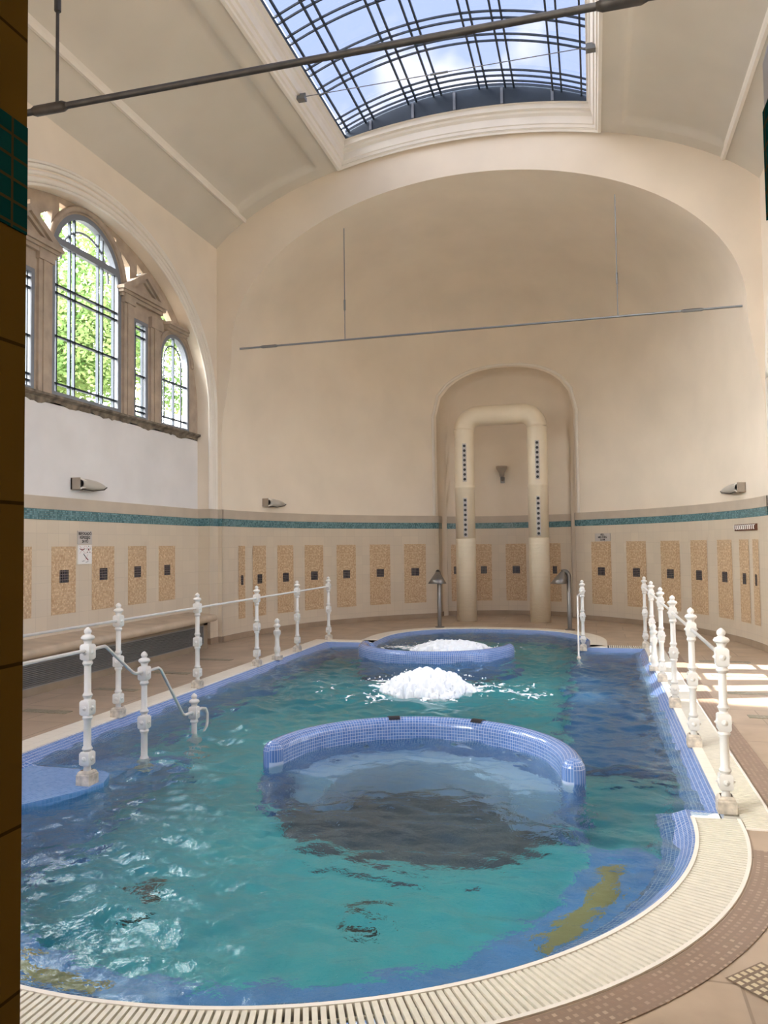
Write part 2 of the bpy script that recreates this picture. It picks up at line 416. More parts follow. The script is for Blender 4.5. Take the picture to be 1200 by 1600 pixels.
mb = MB(); mb.box(xb, xb + .014, 5.0, 12.66, -.06, .008); mb.build('outer_lip', M['mould'], gs)
# left rim of plain cream tile and far rim
o = MB().box(CX - WR - GW, CX - WR, YR0 - .1, YR1 + GW, -.08, .006).build('trim_1', M['rim'])
tag(o, 'flat cream tile rim along the left side of the pool', 'trim', kind='structure')
mb = MB(); rows = []
for d, z in ((0, -.08), (0, .006), (-GW, .006), (-GW, -.08)): rows.append([(x, y, z) for x, y in far_bay(d, 60)])
mb.grid(rows, flip=True)
mb.box(CX - WR, CX - FB - .0, YR1, YR1 + GW, -.08, .006); mb.box(CX + FB, CX + FB + GW, YR1, YR1 + GW, -.08, .006)
o = mb.build('trim_2', M['rim']); tag(o, 'white tile rim curving around the far end of the pool', 'trim', kind='structure')

# ---------------------------------------------------------------- water
def inside(poly, x, y):
    c = False; j = len(poly) - 1
    for i in range(len(poly)):
        xi, yi = poly[i]; xj, yj = poly[j]
        if (yi > y) != (yj > y) and x < (xj - xi) * (y - yi) / (yj - yi) + xi: c = not c
        j = i
    return c
def wave(x, y):
    h = 0
    d = math.hypot(x - CX, y - 8.7); amp = .8 + 1.0 * math.exp(-(d / 2.6) ** 2)
    h += .022 * noise.noise(Vector((x * 1.6, y * 1.9, 3.1)))
    h += .021 * noise.noise(Vector((x * 3.6 + .5 * y, y * 4.6, 7.7)))
    h += .016 * noise.noise(Vector((x * 8, y * 11, 1.3)))
    return h * amp
g = .03; poly = outline(.03, 40)
nx, ny = int(5.2 / g) + 2, int(12.9 / g) + 2
idx = {}; mb = MB(); ok = [[inside(poly, CX - 2.6 + i * g, 2.3 + j * g) for j in range(ny)] for i in range(nx)]
def vid(i, j):
    if (i, j) not in idx:
        x, y = CX - 2.6 + i * g, 2.3 + j * g
        idx[(i, j)] = len(mb.v); mb.v.append((x, y, WATER + wave(x, y))); mb.uv.append(None)
    return idx[(i, j)]
for i in range(nx - 1):
    for j in range(ny - 1):
        if ok[i][j] and ok[i + 1][j] and ok[i][j + 1] and ok[i + 1][j + 1]:
            mb.f.append((vid(i, j), vid(i + 1, j), vid(i + 1, j + 1), vid(i, j + 1))); mb.mi.append(0)
o = mb.build('pool_water', M['water'], smooth=True); tag(o, 'rippling clear turquoise water filling the pool', 'water', kind='stuff')

# foam
def foam(name, label, cx, cy, R, H, sx, nb, seed):
    rnd = random.Random(seed); mb = MB(); g1 = .0105; n = int(R * 1.5 / g1); rows = []
    blobs = []
    for _ in range(520):                                        # froth heads
        a = rnd.uniform(0, 2 * PI); r = R * 1.12 * rnd.random() ** .6
        top = H * (1 - (r / (R * 1.15)) ** 2) ** .8 if r < R * 1.15 else 0
        rad = rnd.uniform(.018, .062) * (1.15 - .45 * r / R); blobs.append((sx * r * math.cos(a), r * math.sin(a), top * rnd.uniform(.62, 1.02) - rad * .8, rad))
    for i in range(-n, n + 1):
        row = []
        for j in range(-n, n + 1):
            x, y = i * g1 * sx, j * g1; h = -.05
            for bx_, by_, bz, br in blobs:
                d2 = (x - bx_) ** 2 + (y - by_) ** 2
                if d2 < br * br: h = max(h, bz + math.sqrt(br * br - d2))
            if h > -.05: h += .014 * noise.noise(Vector((x * 38, y * 38, seed)))
            row.append((cx + x, cy + y, WATER + h))
        rows.append(row)
    mb.grid(rows)
    keep = [k for k, f in enumerate(mb.f) if max(mb.v[q][2] for q in f) > WATER - .01]
    mb.f = [mb.f[k] for k in keep]; mb.mi = [0] * len(keep)
    g_ = .016; m = int(R * 3.4 / g_)                            # lacy foam lying on the surface
    for i in range(-m, m):
        for j in range(-m, m):
            x, y = i * g_, j * g_; rr = math.hypot(x / (1.4 * sx), y / 1.05) / R
            if rr > 2.1: continue
            q = abs(noise.noise(Vector((x * 3.5 + .6 * y, y * 6.5, seed + 5)))) + .5 * abs(noise.noise(Vector((x * 13, y * 17, seed + 6))))
            if q > .27 * max(0, 1.5 - .62 * rr): continue
            if noise.noise(Vector((x * 2.1, y * 2.1, seed + 8))) < -.22 + .16 * rr: continue
            X, Y = cx + x, cy + y; z = [WATER + wave(X + a, Y + b) + .006 for a, b in ((0, 0), (g_, 0), (g_, g_), (0, g_))]
            mb.add([(X, Y, z[0]), (X + g_, Y, z[1]), (X + g_, Y + g_, z[2]), (X, Y + g_, z[3])], [(0, 1, 2, 3)])
    for _ in range(nb):                                         # flung droplets
        a = rnd.uniform(0, 2 * PI); r = R * (.5 + 1.2 * rnd.random())
        x, y = cx + sx * r * math.cos(a), cy + r * math.sin(a)
        h = .02 + H * .8 * rnd.random() ** 2 * math.exp(-(r / R - .6) ** 2)
        mb.ball((x, y, WATER + h), rnd.uniform(.004, .011), n=6, m=4)
    o = mb.build(name, M['foam'], smooth=True); return tag(o, label, 'foam', kind='stuff')
foam('bubbling_foam', 'white foam boiling up in the middle of the pool', CX - .03, 8.75, .42, .25, 1.15, 200, 3)
foam('bubbling_foam', 'white splashing foam behind the far curved whirlpool wall', CX - .35, 12.15, .36, .16, 1.7, 120, 11)

# ---------------------------------------------------------------- whirlpool seats
def whirlpool(label, half, group):
    def T(x, y, z): return (x, y, z) if not half else (2 * CX - x, 17.4 - y, z)
    cx, cy = -1.30, 5.55; Rm = 1.125; w = .082
    root = thing('whirlpool_seat', label, 'whirlpool seat', T(cx, cy, -1.1), group)
    prof = []
    top = .11
    for k in range(9):
        a = PI * k / 8; prof.append((-w * math.cos(a), top - w * .95 + w * .95 * math.sin(a)))
    prof = [(-w, -1.1)] + prof + [(w, -1.1)]
    a0, a1, n = 3, 177, 90
    rows = []; uv = []
    for i in range(n + 1):
        a = math.radians(a0 + (a1 - a0) * i / n); L = math.radians(a1 - a0) * i / n * Rm
        row = []; u = []; acc = 0
        for k, (dr, z) in enumerate(prof):
            if k: acc += math.dist(prof[k], prof[k - 1])
            row.append(T(cx + (Rm + dr) * math.cos(a), cy + (Rm + dr) * math.sin(a), z)); u.append((L, acc))
        rows.append(row); uv.append(u)
    mb = MB(); mb.grid(rows, uv)
    for e in (0, n):                                           # rounded ends
        a = math.radians(a0 if e == 0 else a1); d = -1 if e == 0 else 1
        tx, ty = -math.sin(a) * d, math.cos(a) * d
        er = []; eu = []
        for s_ in range(7):
            b = PI / 2 * s_ / 6; row = []; u = []
            for k, (dr, z) in enumerate(prof):
                f = math.cos(b); ex = w * math.sin(b) * math.sqrt(max(0, 1 - (max(0, z - (top - w * .95)) / (w * .95)) ** 2))
                zz = z if s_ == 0 else z
                row.append(T(cx + (Rm + dr * f) * math.cos(a) + tx * ex, cy + (Rm + dr * f) * math.sin(a) + ty * ex, zz)); u.append((k * .03, s_ * .026))
            er.append(row); eu.append(u)
        mb.grid(er, eu)
    wall = mb.build('curved_wall', M['blue'], root, smooth=True, flat_angle=50)
    mb = MB(); rows = []; uv = []
    for r, z in ((Rm - w + .01, -1.1), (Rm - w + .01, -.40), (.72, -.40), (.70, -.43), (.70, -1.1)):
        rows.append([T(x, y, z) for x, y in arc(cx, cy, r, 9, 171, 60)]); uv.append([(i * .045, r + z) for i in range(61)])
    mb.grid(rows, uv)
    for k in (0, 60):
        q = [rw[k] for rw in rows]; mb.add(q, [(0, 1, 2, 3, 4)], [(p[0], p[2]) for p in q])
    mb.build('seat', M['seatblue'], root)
    mb = MB(); px = [(cx - .02 + 1.08 * math.cos(2 * PI * k / 64), cy + .42 + 1.08 * math.sin(2 * PI * k / 64)) for k in range(64)]
    mb.plate(px, [], lambda a, b, t: T(a, b, t), -1.12, -1.085)
    mb.build('dark_floor_disc', M['disc'], root, fix=True)
    for deg in (42, 50, 58, 84, 91, 99, 118, 126, 134):        # water jets in the inner face
        a = math.radians(deg); zz = -.20 - (.05 if deg % 2 else 0)
        mb = MB(); p = Vector((cx + (Rm - w) * math.cos(a), cy + (Rm - w) * math.sin(a), zz)); dn = Vector((-math.cos(a), -math.sin(a), 0))
        mb.tube([T(*(p - dn * .01)), T(*(p + dn * .012)), T(*(p + dn * .014)), T(*(p + dn * .004))], .02, 10, rr=[.024, .024, .012, .010])
        mb.build('jet_nozzle', M['chrome'], root)
    for deg in (74, 112) if not half else ():
        mb = MB(); rows = []
        for i in range(5):
            a = math.radians(deg - 2.6 + 5.2 * i / 4); row = []
            for k in range(9):
                b = PI * (.28 + .44 * k / 8); dr = -(w + .007) * math.cos(b); z = top - w * .95 + (w * .95 + .007) * math.sin(b)
                row.append((cx + (Rm + dr) * math.cos(a), cy + (Rm + dr) * math.sin(a), z))
            rows.append(row)
        mb.grid(rows); mb.build('black_pad', M['black'], root)
    return root
whirlpool('near curved blue mosaic whirlpool wall with underwater bench and black pads', False, None)
whirlpool('far curved blue mosaic whirlpool wall behind the bubbling foam', True, None)
for (x, y, lb) in ((-1.28, 4.21, 'round dark drain cover on the pool floor near the front centre'), (-2.65, 4.21, 'round dark drain cover on the pool floor at front left')):
    dr = thing('drain_cover', lb, 'drain', (x, y, -1.1))
    mb = MB(); mb.lathe([(.11, 0), (.11, .012), (.10, .02), (0.001, .024)], 24, (x, y, -1.1)); mb.build('cover_plate', M['drain'], dr)
    for k in range(8):
        a = 2 * PI * k / 8; MB().ball((x + .06 * math.cos(a), y + .06 * math.sin(a), -1.078), .009, n=6, m=4).build('grate_hole', M['black'], dr)

# ---------------------------------------------------------------- railing posts
def post_parts():
    H = [(0.026, .09), (.022, .115), (.023, .13), (.027, .135), (.034, .15), (.034, .20), (.027, .205), (.023, .225), (.030, .235), (.034, .243), (.030, .252), (.0245, .262),
         (.0235, .435), (.030, .448), (.034, .458), (.030, .468), (.027, .475), (.034, .49), (.034, .56), (.026, .575), (.022, .59), (.030, .605), (.033, .613), (.028, .622), (.0225, .632),
         (.022, .815), (.030, .825), (.034, .833), (.030, .842), (.027, .86), (.033, .872), (.033, .952), (.026, .965), (.024, .978), (.029, .992), (.034, .999)]
    mb = MB(); mb.lathe([(r * 1.08, z) for r, z in H], 16)
    for z0, z1, w in ((.140, .212, .0385), (.485, .566, .038), (.868, .954, .0375)):
        q = [(w * .78, z0 - .012), (w, z0), (w, z1), (w * .78, z1 + .012)]
        mb.grid([[(x * r, y * r, z) for x, y in ((-1, -1), (1, -1), (1, 1), (-1, 1))] for r, z in q], close=True)
        for z in (q[0], q[-1]): mb.add([(x * z[0], y * z[0], z[1]) for x, y in ((-1, -1), (1, -1), (1, 1), (-1, 1))], [(0, 1, 2, 3)])
        for dx, dy in ((1, 0), (-1, 0), (0, 1), (0, -1)):
            mb.ball((dx * w, dy * w, (z0 + z1) / 2), .019, n=10, m=6, ax=(.45 if dx else 1, .45 if dy else 1, 1))
            mb.ball((dx * (w + .008), dy * (w + .008), (z0 + z1) / 2), .008, n=6, m=4)
    shaft = mb.build('post', M['post'], None, smooth=True, flat_angle=40)
    mb = MB(); b = .053
    mb.grid([[(x * q, y * q, z) for x, y in ((-1, -1), (1, -1), (1, 1), (-1, 1))] for q, z in ((b, 0), (b, .068), (b * .9, .074), (b * .88, .084), (.034, .097))], close=True)
    base = mb.build('base_block', M['rust'], None)
    mb = MB(); mb.lathe([(r * 1.1, z) for r, z in [(.034, .996), (.041, 1.004), (.043, 1.012), (.036, 1.024), (.020, 1.032), (.017, 1.037), (.021, 1.042), (.0245, 1.053), (.022, 1.065), (.013, 1.075), (.004, 1.083)]], 16)
    fin = mb.build('finial', M['post'], None, smooth=True)
    base.parent = shaft; fin.parent = shaft
    return shaft
proto = post_parts(); used = [False]
def post(parent, x, y, z=0.0):
    l = Vector((x, y, z)) - wloc(parent)
    if not used[0]:
        used[0] = True; proto.parent = parent; proto.location = l; return proto
    return dup(proto, parent, l)
RZ = .915
rl = thing('pool_railing', 'long white cast iron railing along the left side of the pool', 'railing', (CX - WR - .02, 8.7, 0))
LX = CX - WR - .02
for y in (5.0, 6.53, 8.06, 9.68, 11.15, 12.60): post(rl, LX, y)
MB().tube([(LX, 4.2, RZ), (LX, 12.6, RZ)], .0125, 10).build('rail', M['post'], rl, smooth=True)
rr_ = thing('pool_railing', 'long white cast iron railing along the right side of the pool', 'railing', (CX + WR + .02, 8.7, 0))
RX = CX + WR + .02
for y in (5.03, 6.56, 8.06, 9.50, 11.02, 12.50): post(rr_, RX, y)
MB().tube([(RX, 5.03, RZ), (RX, 12.5, RZ)], .0125, 10).build('rail', M['post'], rr_, smooth=True)
# stair railing at near left
sr = thing('stair_railing', 'white stair handrail stepping down into the water at the left front', 'railing', (-3.45, 4.7, -.028))
post(sr, -3.44, 4.72, -.028); post(sr, -3.48, 5.49, -.30); post(sr, -3.51, 6.34, -.79)
p = [(-3.40, 3.3, .90), (-3.44, 4.72, .895), (-3.45, 4.93, .895), (-3.46, 4.97, .88), (-3.475, 5.32, .645), (-3.478, 5.36, .628), (-3.48, 5.49, .62),
     (-3.482, 5.70, .62), (-3.485, 5.74, .60), (-3.505, 6.13, .155), (-3.508, 6.17, .135), (-3.51, 6.34, .13)]
MB().tube(p, .0125, 10).build('rail', M['post'], sr, smooth=True)
MB().tube([(-3.51, 6.34, .13), (-3.505, 6.47, .135), (-3.50, 6.53, .12), (-3.497, 6.56, .07), (-3.497, 6.56, -.0), (-3.49, 6.52, -.08), (-3.48, 6.47, -.12)], .012, 10).build('end_loop', M['post'], sr, smooth=True)
# far right stair railing
fr = thing('stair_railing', 'single white stair post with slim pole standing at the far right of the pool', 'railing', (-.25, 12.62, -.028))
post(fr, -.20, 12.34, -.045)
MB().tube([(-.20, 12.34, .865), (-.21, 12.1, .86), (-.25, 11.55, .84), (-.25, 11.46, .80), (-.25, 11.42, .70), (-.25, 11.42, -.5)], .0125, 10).build('rail', M['post'], fr, smooth=True)
MB().ball((-.25, 11.42, -.03), .032).build('pole_foot', M['rust'], fr, smooth=True)
# short stout posts
def stub(label, x, y):
    t = thing('short_post', label, 'post', (x, y, 0), 'short white posts by the pool')
    mb = MB(); mb.lathe([(.05, .05), (.038, .07), (.034, .1), (.045, .12), (.045, .17), (.034, .19), (.03, .3), (.034, .33), (.048, .36), (.048, .41), (.03, .425), (.028, .45), (.045, .465), (.05, .475)], 16, (x, y, 0))
    mb.box(x - .04, x + .04, y - .04, y + .04, .36, .41)
    mb.build('shaft', M['post'], t, smooth=True, flat_angle=40)
    MB().box(x - .06, x + .06, y - .06, y + .06, 0, .055).build('base_block', M['rust'], t)
    MB().lathe([(.045, .47), (.052, .485), (.03, .505), (.024, .515), (.034, .53), (.034, .555), (.02, .575), (.005, .585)], 16, (x, y, 0)).build('finial', M['post'], t, smooth=True)
stub('short stout white post standing among the left railing posts', LX + .03, 10.3)
stub('short stout white post standing among the right railing posts', RX - .03, 10.3)

# ---------------------------------------------------------------- apse wall (wall_back)
ZS, ZH = 5.05, 2.45                                            # springing and rise of the big arch
NW, NZ, NH = 1.49, 4.45, 1.13                                  # niche half width, spring, rise
ND = .45
def arch_z(x): return ZS + ZH * math.sqrt(max(0, 1 - ((x - XA) / AA) ** 2))
def apse_pt(x, z):
    q = min(1, abs((x - XA) / apse_a(z)))
    d = AB * max(0, 1 - q ** AN) ** (1 / AN)
    if z > ZS:
        r = min(1, (z - ZS) / max(1e-4, arch_z(x) - ZS)); m = 3.2
        d *= max(0, 1 - r ** m) ** (1 / m)
    return YA + d
N = 72
xs = [XA - AA * math.cos(PI * k / N) for k in range(N + 1)]
for b in (XA - NW, XA + NW):
    k = min(range(N + 1), key=lambda i: abs(xs[i] - b)); xs[k] = b
kl = xs.index(XA - NW); kr = xs.index(XA + NW)
def niche_top(x):
    q = abs(x - XA) / NW
    return NZ + NH * math.sqrt(max(0, 1 - q ** 2.2))
S = [0]
for k in range(N): S.append(S[-1] + math.dist((xs[k], apse_y(xs[k])), (xs[k + 1], apse_y(xs[k + 1]))))
ZD = 2.25
def colx(k, z):
    x = xs[k] - XA
    if abs(x) <= NW + 1e-6: return xs[k]
    return XA + math.copysign(NW + (abs(x) - NW) * (apse_a(z) - NW) / (AA - NW), x)
mb = MB()
zl = [0, .5, 1, 1.6, ZD, 2.8, 3.4, 3.6, 3.8, 4, 4.2, 4.4, 4.6, 4.8, 4.95, ZS]
for k in range(N):
    for i in range(len(zl) - 1):
        a, b = zl[i], zl[i + 1]
        if kl <= k < kr: continue
        mb.add([(colx(kk, z), apse_pt(colx(kk, z), z), z) for kk, z in ((k, a), (k + 1, a), (k + 1, b), (k, b))], [(0, 1, 2, 3)], [(S[k], a), (S[k + 1], a), (S[k + 1], b), (S[k], b)])
# dome above the springing, cartesian columns so that the niche can cut into it
def arch_z(x): return ZS + ZH * math.sqrt(max(0, 1 - ((x - XA) / AA) ** 2))
NR = 40
for k in range(N):
    for i in range(NR):
        def zz(x, f): lo = niche_top(x) if kl <= k < kr else ZS; return lo + (arch_z(x) - lo) * math.sin(PI / 2 * f)
        q = []
        for kk, ff in ((k, i / NR), (k + 1, i / NR), (k + 1, (i + 1) / NR), (k, (i + 1) / NR)):
            z = zz(xs[kk], ff); q.append((xs[kk], apse_pt(xs[kk], z) if i < NR - 1 or ff < 1 else YA, z))
        mb.add(q, [(0, 1, 2, 3)], [(p[0], p[2]) for p in q])
wb = mb.build('wall_back', M['plaster'], smooth=True, fix=True)
tag(wb, 'curved cream apse wall with a tiled dado, mosaic panels and a big arch', 'wall', kind='structure')
# niche interior
def niche_back(x): return apse_y(x) + ND
mb = MB(); rows = []
prof = [(XA - NW, 0)] + [(XA - NW, z) for z in (ZD, 3.5, NZ)] + [(xs[k], niche_top(xs[k])) for k in range(kl + 1, kr)] + [(XA + NW, z) for z in (NZ, 3.5, ZD)] + [(XA + NW, 0)]
r0 = [(x, apse_pt(x, z), z) for x, z in prof]
r1 = [(x, niche_back(x) - .12, z) for x, z in prof]
r2 = [(x * .965 + XA * .035, niche_back(x) - .03, z if z < .01 else z - .05) for x, z in prof]
r3 = [(x * .93 + XA * .07, niche_back(x * .93 + XA * .07), z if z < .01 else z - .10) for x, z in prof]
mb.grid([r0, r1, r2, r3])
bx = [p[0] for p in r3]
c = len(prof) // 2
nb = 24
rows = []
for j in range(13):
    f = j / 12; row = []
    for p in r3:
        row.append((p[0], niche_back(p[0]), p[2] * f))
    rows.append(row)
mb.grid(rows)
nm = mb.build('niche', M['plaster'], wb, smooth=True, fix=True)
# moulding bead around the niche and soft edge
mb = MB(); mb.tube([(XA + (x - XA) * 1.045, apse_pt(XA + (x - XA) * 1.045, z + .05) - .0, z + (.055 if z > NZ else 0)) for x, z in prof if z >= ZD], .035, 8)
mb.build('niche_moulding', M['mould'], wb, smooth=True)

def dado_strip(x0, x1, z0, z1, yf, name, mat, parent, off=.025, n=60):
    """horizontal band following a plan curve yf(x), proud of the wall by off towards the pool"""
    P = [x0 + (x1 - x0) * (.5 - .5 * math.cos(PI * i / n)) for i in range(n + 1)]
    pts = [Vector((x, yf(x), 0)) for x in P]; nor = []
    for i in range(n + 1):
        d = (pts[min(n, i + 1)] - pts[max(0, i - 1)]).normalized(); nor.append(Vector((d.y, -d.x, 0)))
    L = [0]
    for i in range(n): L.append(L[-1] + (pts[i + 1] - pts[i]).length)
    mb = MB()
    for sec in ([(-.01, z1), (off, z1), (off, z0), (-.01, z0)],):
        rows = [[tuple(pts[i] + nor[i] * o_ + Vector((0, 0, z))) for i in range(n + 1)] for o_, z in sec]
        uv = [[(L[i], z + (o_ if k in (0, 3) else 0)) for i in range(n + 1)] for k, (o_, z) in enumerate(sec)]
        mb.grid(rows, uv)
    return mb.build(name, mat, parent)
bands = ((0, .10, 'skirting', 'skirt', .035), (.10, 1.965, 'dado_tiles', 'dado', .02), (1.965, 2.095, 'mosaic_band', 'teal', .024), (2.095, 2.25, 'stone_band', 'beige', .03))
nbx = XA - NW * .93, XA + NW * .93
for z0, z1, nmn, mt, of in bands:
    for (a, b, yf) in ((XA - AL, XA - NW, apse_y), (nbx[0], nbx[1], niche_back), (XA + NW, XA + AL, apse_y)):
        dado_strip(a, b, z0, z1, yf, nmn, M[mt], wb, of)
    for s in (-1, 1):                                          # the niche cheeks
        xq = XA + s * NW; y0, y1 = apse_y(xq), niche_back(xq) - .02; t = of
        xx = sorted((xq + s * .02, xq - s * t))
        MB().box(xx[0], xx[1], y0 - .0, y1, z0, z1).build(nmn, M[mt], wb)
for z0, z1, nmn, mt, of in bands:
    MB().box(XL - .01, XA - AL + .015, YA - of, YA + .05, z0, z1).build(nmn, M[mt], wb)
    MB().box(XA + AL - .015, XR + .01, YA - of, YA + .05, z0, z1).build(nmn, M[mt], wb)
# mosaic panels on the apse, laid on the curve
def panel(x0, x1, z0, z1, yf, parent, off=.026, sq=True):
    o = dado_strip(x0, x1, z0, z1, yf, 'mosaic_panel', M['tan'], parent, off, 6)
    if sq:
        xm = (x0 + x1) / 2; f = .36
        hw = (x1 - x0) / 2 * f
        i = dado_strip(xm - hw, xm + hw, 0.935, 1.105, yf, 'dark_inlay', M['navy'], o, off + .003, 3)
    return o
pan = [(-6.085, -6.055), (-6.014, -5.923), (-5.828, -5.674), (-5.549, -5.321), (-5.139, -4.855), (-4.631, -4.280), (-4.025, -3.609),
       (-.049, .340), (.628, .977), (1.22, 1.512), (1.666, 1.881), (2.001, 2.156), (2.225, 2.303), (2.330, 2.366)]
for q in pan: panel(q[0], q[1], .345, 1.63, apse_y, wb)
for x0, x1 in ((-3.17, -3.0), (-2.64, -2.28), (-1.96, -1.49), (-.98, -.71)): panel(x0, x1, .32, 1.61, niche_back, wb)

# ---------------------------------------------------------------- arch face and ceiling
def vault_z(x):
    return 5.88 + 2.2 * math.sqrt(max(0, 1 - ((x - XA) / 4.75) ** 2))
n = 60
top = [(XL + (XR - XL) * i / n, max(6.83, vault_z(XL + (XR - XL) * i / n)) + .12) for i in range(n + 1)]
ar = [(XA - AA * math.cos(PI * i / 60), ZS + ZH * math.sin(PI * i / 60)) for i in range(61)]
zz_ = [0, 2, 3.4] + [3.4 + 1.65 * i / 10 for i in range(1, 10)]
outer = [(XL - .1, 0)] + [(XA - apse_a(z), z) for z in zz_] + ar + [(XA + apse_a(z), z) for z in zz_[::-1]] + [(XR + .1, 0)] + top[::-1]
mb = MB(); mb.plate(outer, [], lambda a, b, t: (a, t, b), YA, YA + .25)
af = mb.build('trim_3', M['plaster'], fix=True); tag(af, 'cream face of the great arch before the apse', 'trim', kind='structure')
# ceiling with recessed panels
SX0, SX1, SY0, SY1 = XA - 2.02, XA + 2.02, 2.6, 11.90
def ch(x, y):
    a = abs(x - XA); h = vault_z(x)
    if a > 3.82: return h
    if a < 2.38 or y > 11.72: return h
    m = min(a - 2.38, 11.72 - y, 3.82 - a) / .09
    return h + .085 * min(1, max(0, m))
cxs = [XL - .05] + [XA - 4.3 + .12 * i for i in range(5)]
base = [4.3, 4.1, 3.95, 3.83, 3.815, 3.78, 3.73, 3.6, 3.4, 3.2, 3.0, 2.8, 2.6, 2.48, 2.44, 2.40, 2.38, 2.3, 2.2, 2.1, 2.02]
cxs = [XA - b for b in base] ; cxs = [XL - .05] + cxs
mid = [XA - 2.02 + 4.04 * i / 16 for i in range(17)]
cx2 = [XA + b for b in base[::-1]] + [XR + .05]
cys = [1.0, 2.6, 4, 6, 8, 9.5, 10.5, 11.2, 11.5, 11.60, 11.64, 11.68, 11.72, 11.76, 11.90, 12.05]
mb = MB()
mb.grid([[(x, y, ch(x, y)) for y in cys] for x in cxs]); mb.grid([[(x, y, ch(x, y)) for y in cys] for x in cx2])
mb.grid([[(x, y, ch(x, y)) for y in (11.90, 12.05)] for x in mid]); mb.grid([[(x, y, ch(x, y)) for y in (1.0, 2.6)] for x in mid])
ce = mb.build('ceiling', M['ceil'], smooth=True, fix=True, flat_angle=60); tag(ce, 'cream barrel vaulted ceiling with recessed panels beside the skylight', 'ceiling', kind='structure')
for p in ce.data.polygons:
    if p.normal.z > 0: ce.data.flip_normals(); break
for s in (-1, 1):
    x = XA + s * 3.82
    q = [(x + s * .01, vault_z(x) - .022), (x - s * .035, vault_z(x) - .03), (x - s * .05, vault_z(x) + .02), (x - s * .05, vault_z(x) + .12), (x + s * .01, vault_z(x) + .12)]
    m_ = MB(); m_.grid([[(a, y, b) for a, b in q] for y in (1.4, 11.99)], close=True); m_.add([(a, 11.99, b) for a, b in q], [(0, 1, 2, 3, 4)]); m_.build('panel_moulding', M['mould'], ce, fix=True)
# outer roof shell keeps daylight from leaking round the vault
mb = MB(); mb.box(XL - .7, SX0 - .06, .4, 13.2, 8.28, 8.34); mb.box(SX1 + .06, XR + .7, .4, 13.2, 8.28, 8.34); mb.box(SX0 - .06, SX1 + .06, 12.0, 19, 8.28, 8.34)
mb.box(SX0 - .12, SX0 - .06, .4, 12.0, 7.95, 8.34); mb.box(SX1 + .06, SX1 + .12, .4, 12.0, 7.95, 8.34); mb.box(SX0 - .1, SX1 + .1, 12.0, 12.06, 8.1, 8.34)
mb.box(SX0 - .1, SX1 + .1, .4, 2.5, 8.28, 8.34); mb.box(XL - .7, XR + .7, .3, .4, 6, 8.34)
rf = mb.build('trim_4', M['white_plaster']); tag(rf, 'flat roof around the skylight', 'roof', kind='structure')

# ---------------------------------------------------------------- skylight
sk = thing('window_1', 'large barrel curved ceiling skylight with dark glazing bars', 'skylight', (XA, 7.2, 8.2), kind='structure')
def rect_ring(w, y, dz, n=24):
    pts = [(XA - w, y0, vault_z(XA - w) + dz) for y0 in (SY0, 5, 8, y)]
    pts += [(XA - w + 2 * w * i / n, y, vault_z(XA - w + 2 * w * i / n) + dz) for i in range(1, n)]
    pts += [(XA + w, y0, vault_z(XA + w) + dz) for y0 in (y, 8, 5, SY0)]
    return pts
fp = [(2.10, 11.95, -.002), (2.10, 11.95, -.045), (2.055, 11.93, -.05), (2.045, 11.925, -.02), (2.02, 11.91, -.01), (2.01, 11.905, .05), (1.985, 11.89, .06), (1.98, 11.885, .17), (1.965, 11.85, .20), (1.96, 11.845, .235), (1.935, 11.80, .25), (1.93, 11.79, .32), (1.90, 11.76, .335)]
mb = MB(); mb.grid([rect_ring(*q) for q in fp])
mb.build('window_frame', M['mould'], sk, fix=False)
mb = MB(); mb.grid([rect_ring(*q) for q in ((1.90, 11.76, .335), (1.90, 11.76, .40))]); mb.build('metal_curb', M['sky_iron'], sk)
mb = MB(); ux = [XA - 1.9 + 3.8 * i / 30 for i in range(31)]
mb.grid([[(x, 11.755, vault_z(x) + .33) for x in ux], [(x, 11.755, vault_z(x) + .47 + .22 * (1 - ((x - XA) / 1.9) ** 2)) for x in ux]]); mb.build('metal_upstand', M['sky_iron'], sk)
for x in (-1.47, -.77, -.1, .64, 1.4):
    zb = vault_z(XA + x); MB().box(XA + x - .02, XA + x + .02, 11.735, 11.752, zb + .335, zb + .40 + .21 * (1 - (x / 1.9) ** 2)).build('clip_bar', M['winframe'], sk)
def glass_z(x): return vault_z(x) + .40 + .22 * max(0, 1 - ((x - XA) / 1.9) ** 2)
mb = MB(); gx = [XA - 1.9 + 3.8 * i / 30 for i in range(31)]
mb.grid([[(x, y, glass_z(x) + .02) for y in (SY0, 11.75)] for x in gx]); mb.build('glass_panes', M['skyglass'], sk, smooth=True)
bx = [-1.83, -1.54, -1.41, -.83, -.70, -.42, -.30, .30, .42, .70, .83, 1.41, 1.54, 1.83]
for x in bx:
    z = glass_z(XA + x)
    MB().box(XA + x - .013, XA + x + .013, SY0, 11.74, z - .022, z + .01).build('glazing_bar', M['sky_iron'], sk)
by = [11.56, 11.42, 11.28, 10.58, 10.44, 10.10, 9.96, 9.38, 9.24, 8.96, 8.83, 8.15, 8.0, 7.65, 7.5, 6.8, 6.66, 6.3, 6.16, 5.4, 5.26, 4.9, 4.76, 4.0, 3.86]
for y in by:
    mb = MB(); rows = []
    for x in gx:
        z = glass_z(x); rows.append([(x, y - .011, z - .024), (x, y + .011, z - .024), (x, y + .011, z - .0), (x, y - .011, z - .0)])
    mb.grid(rows, close=True); mb.build('glazing_bar', M['sky_iron'], sk)
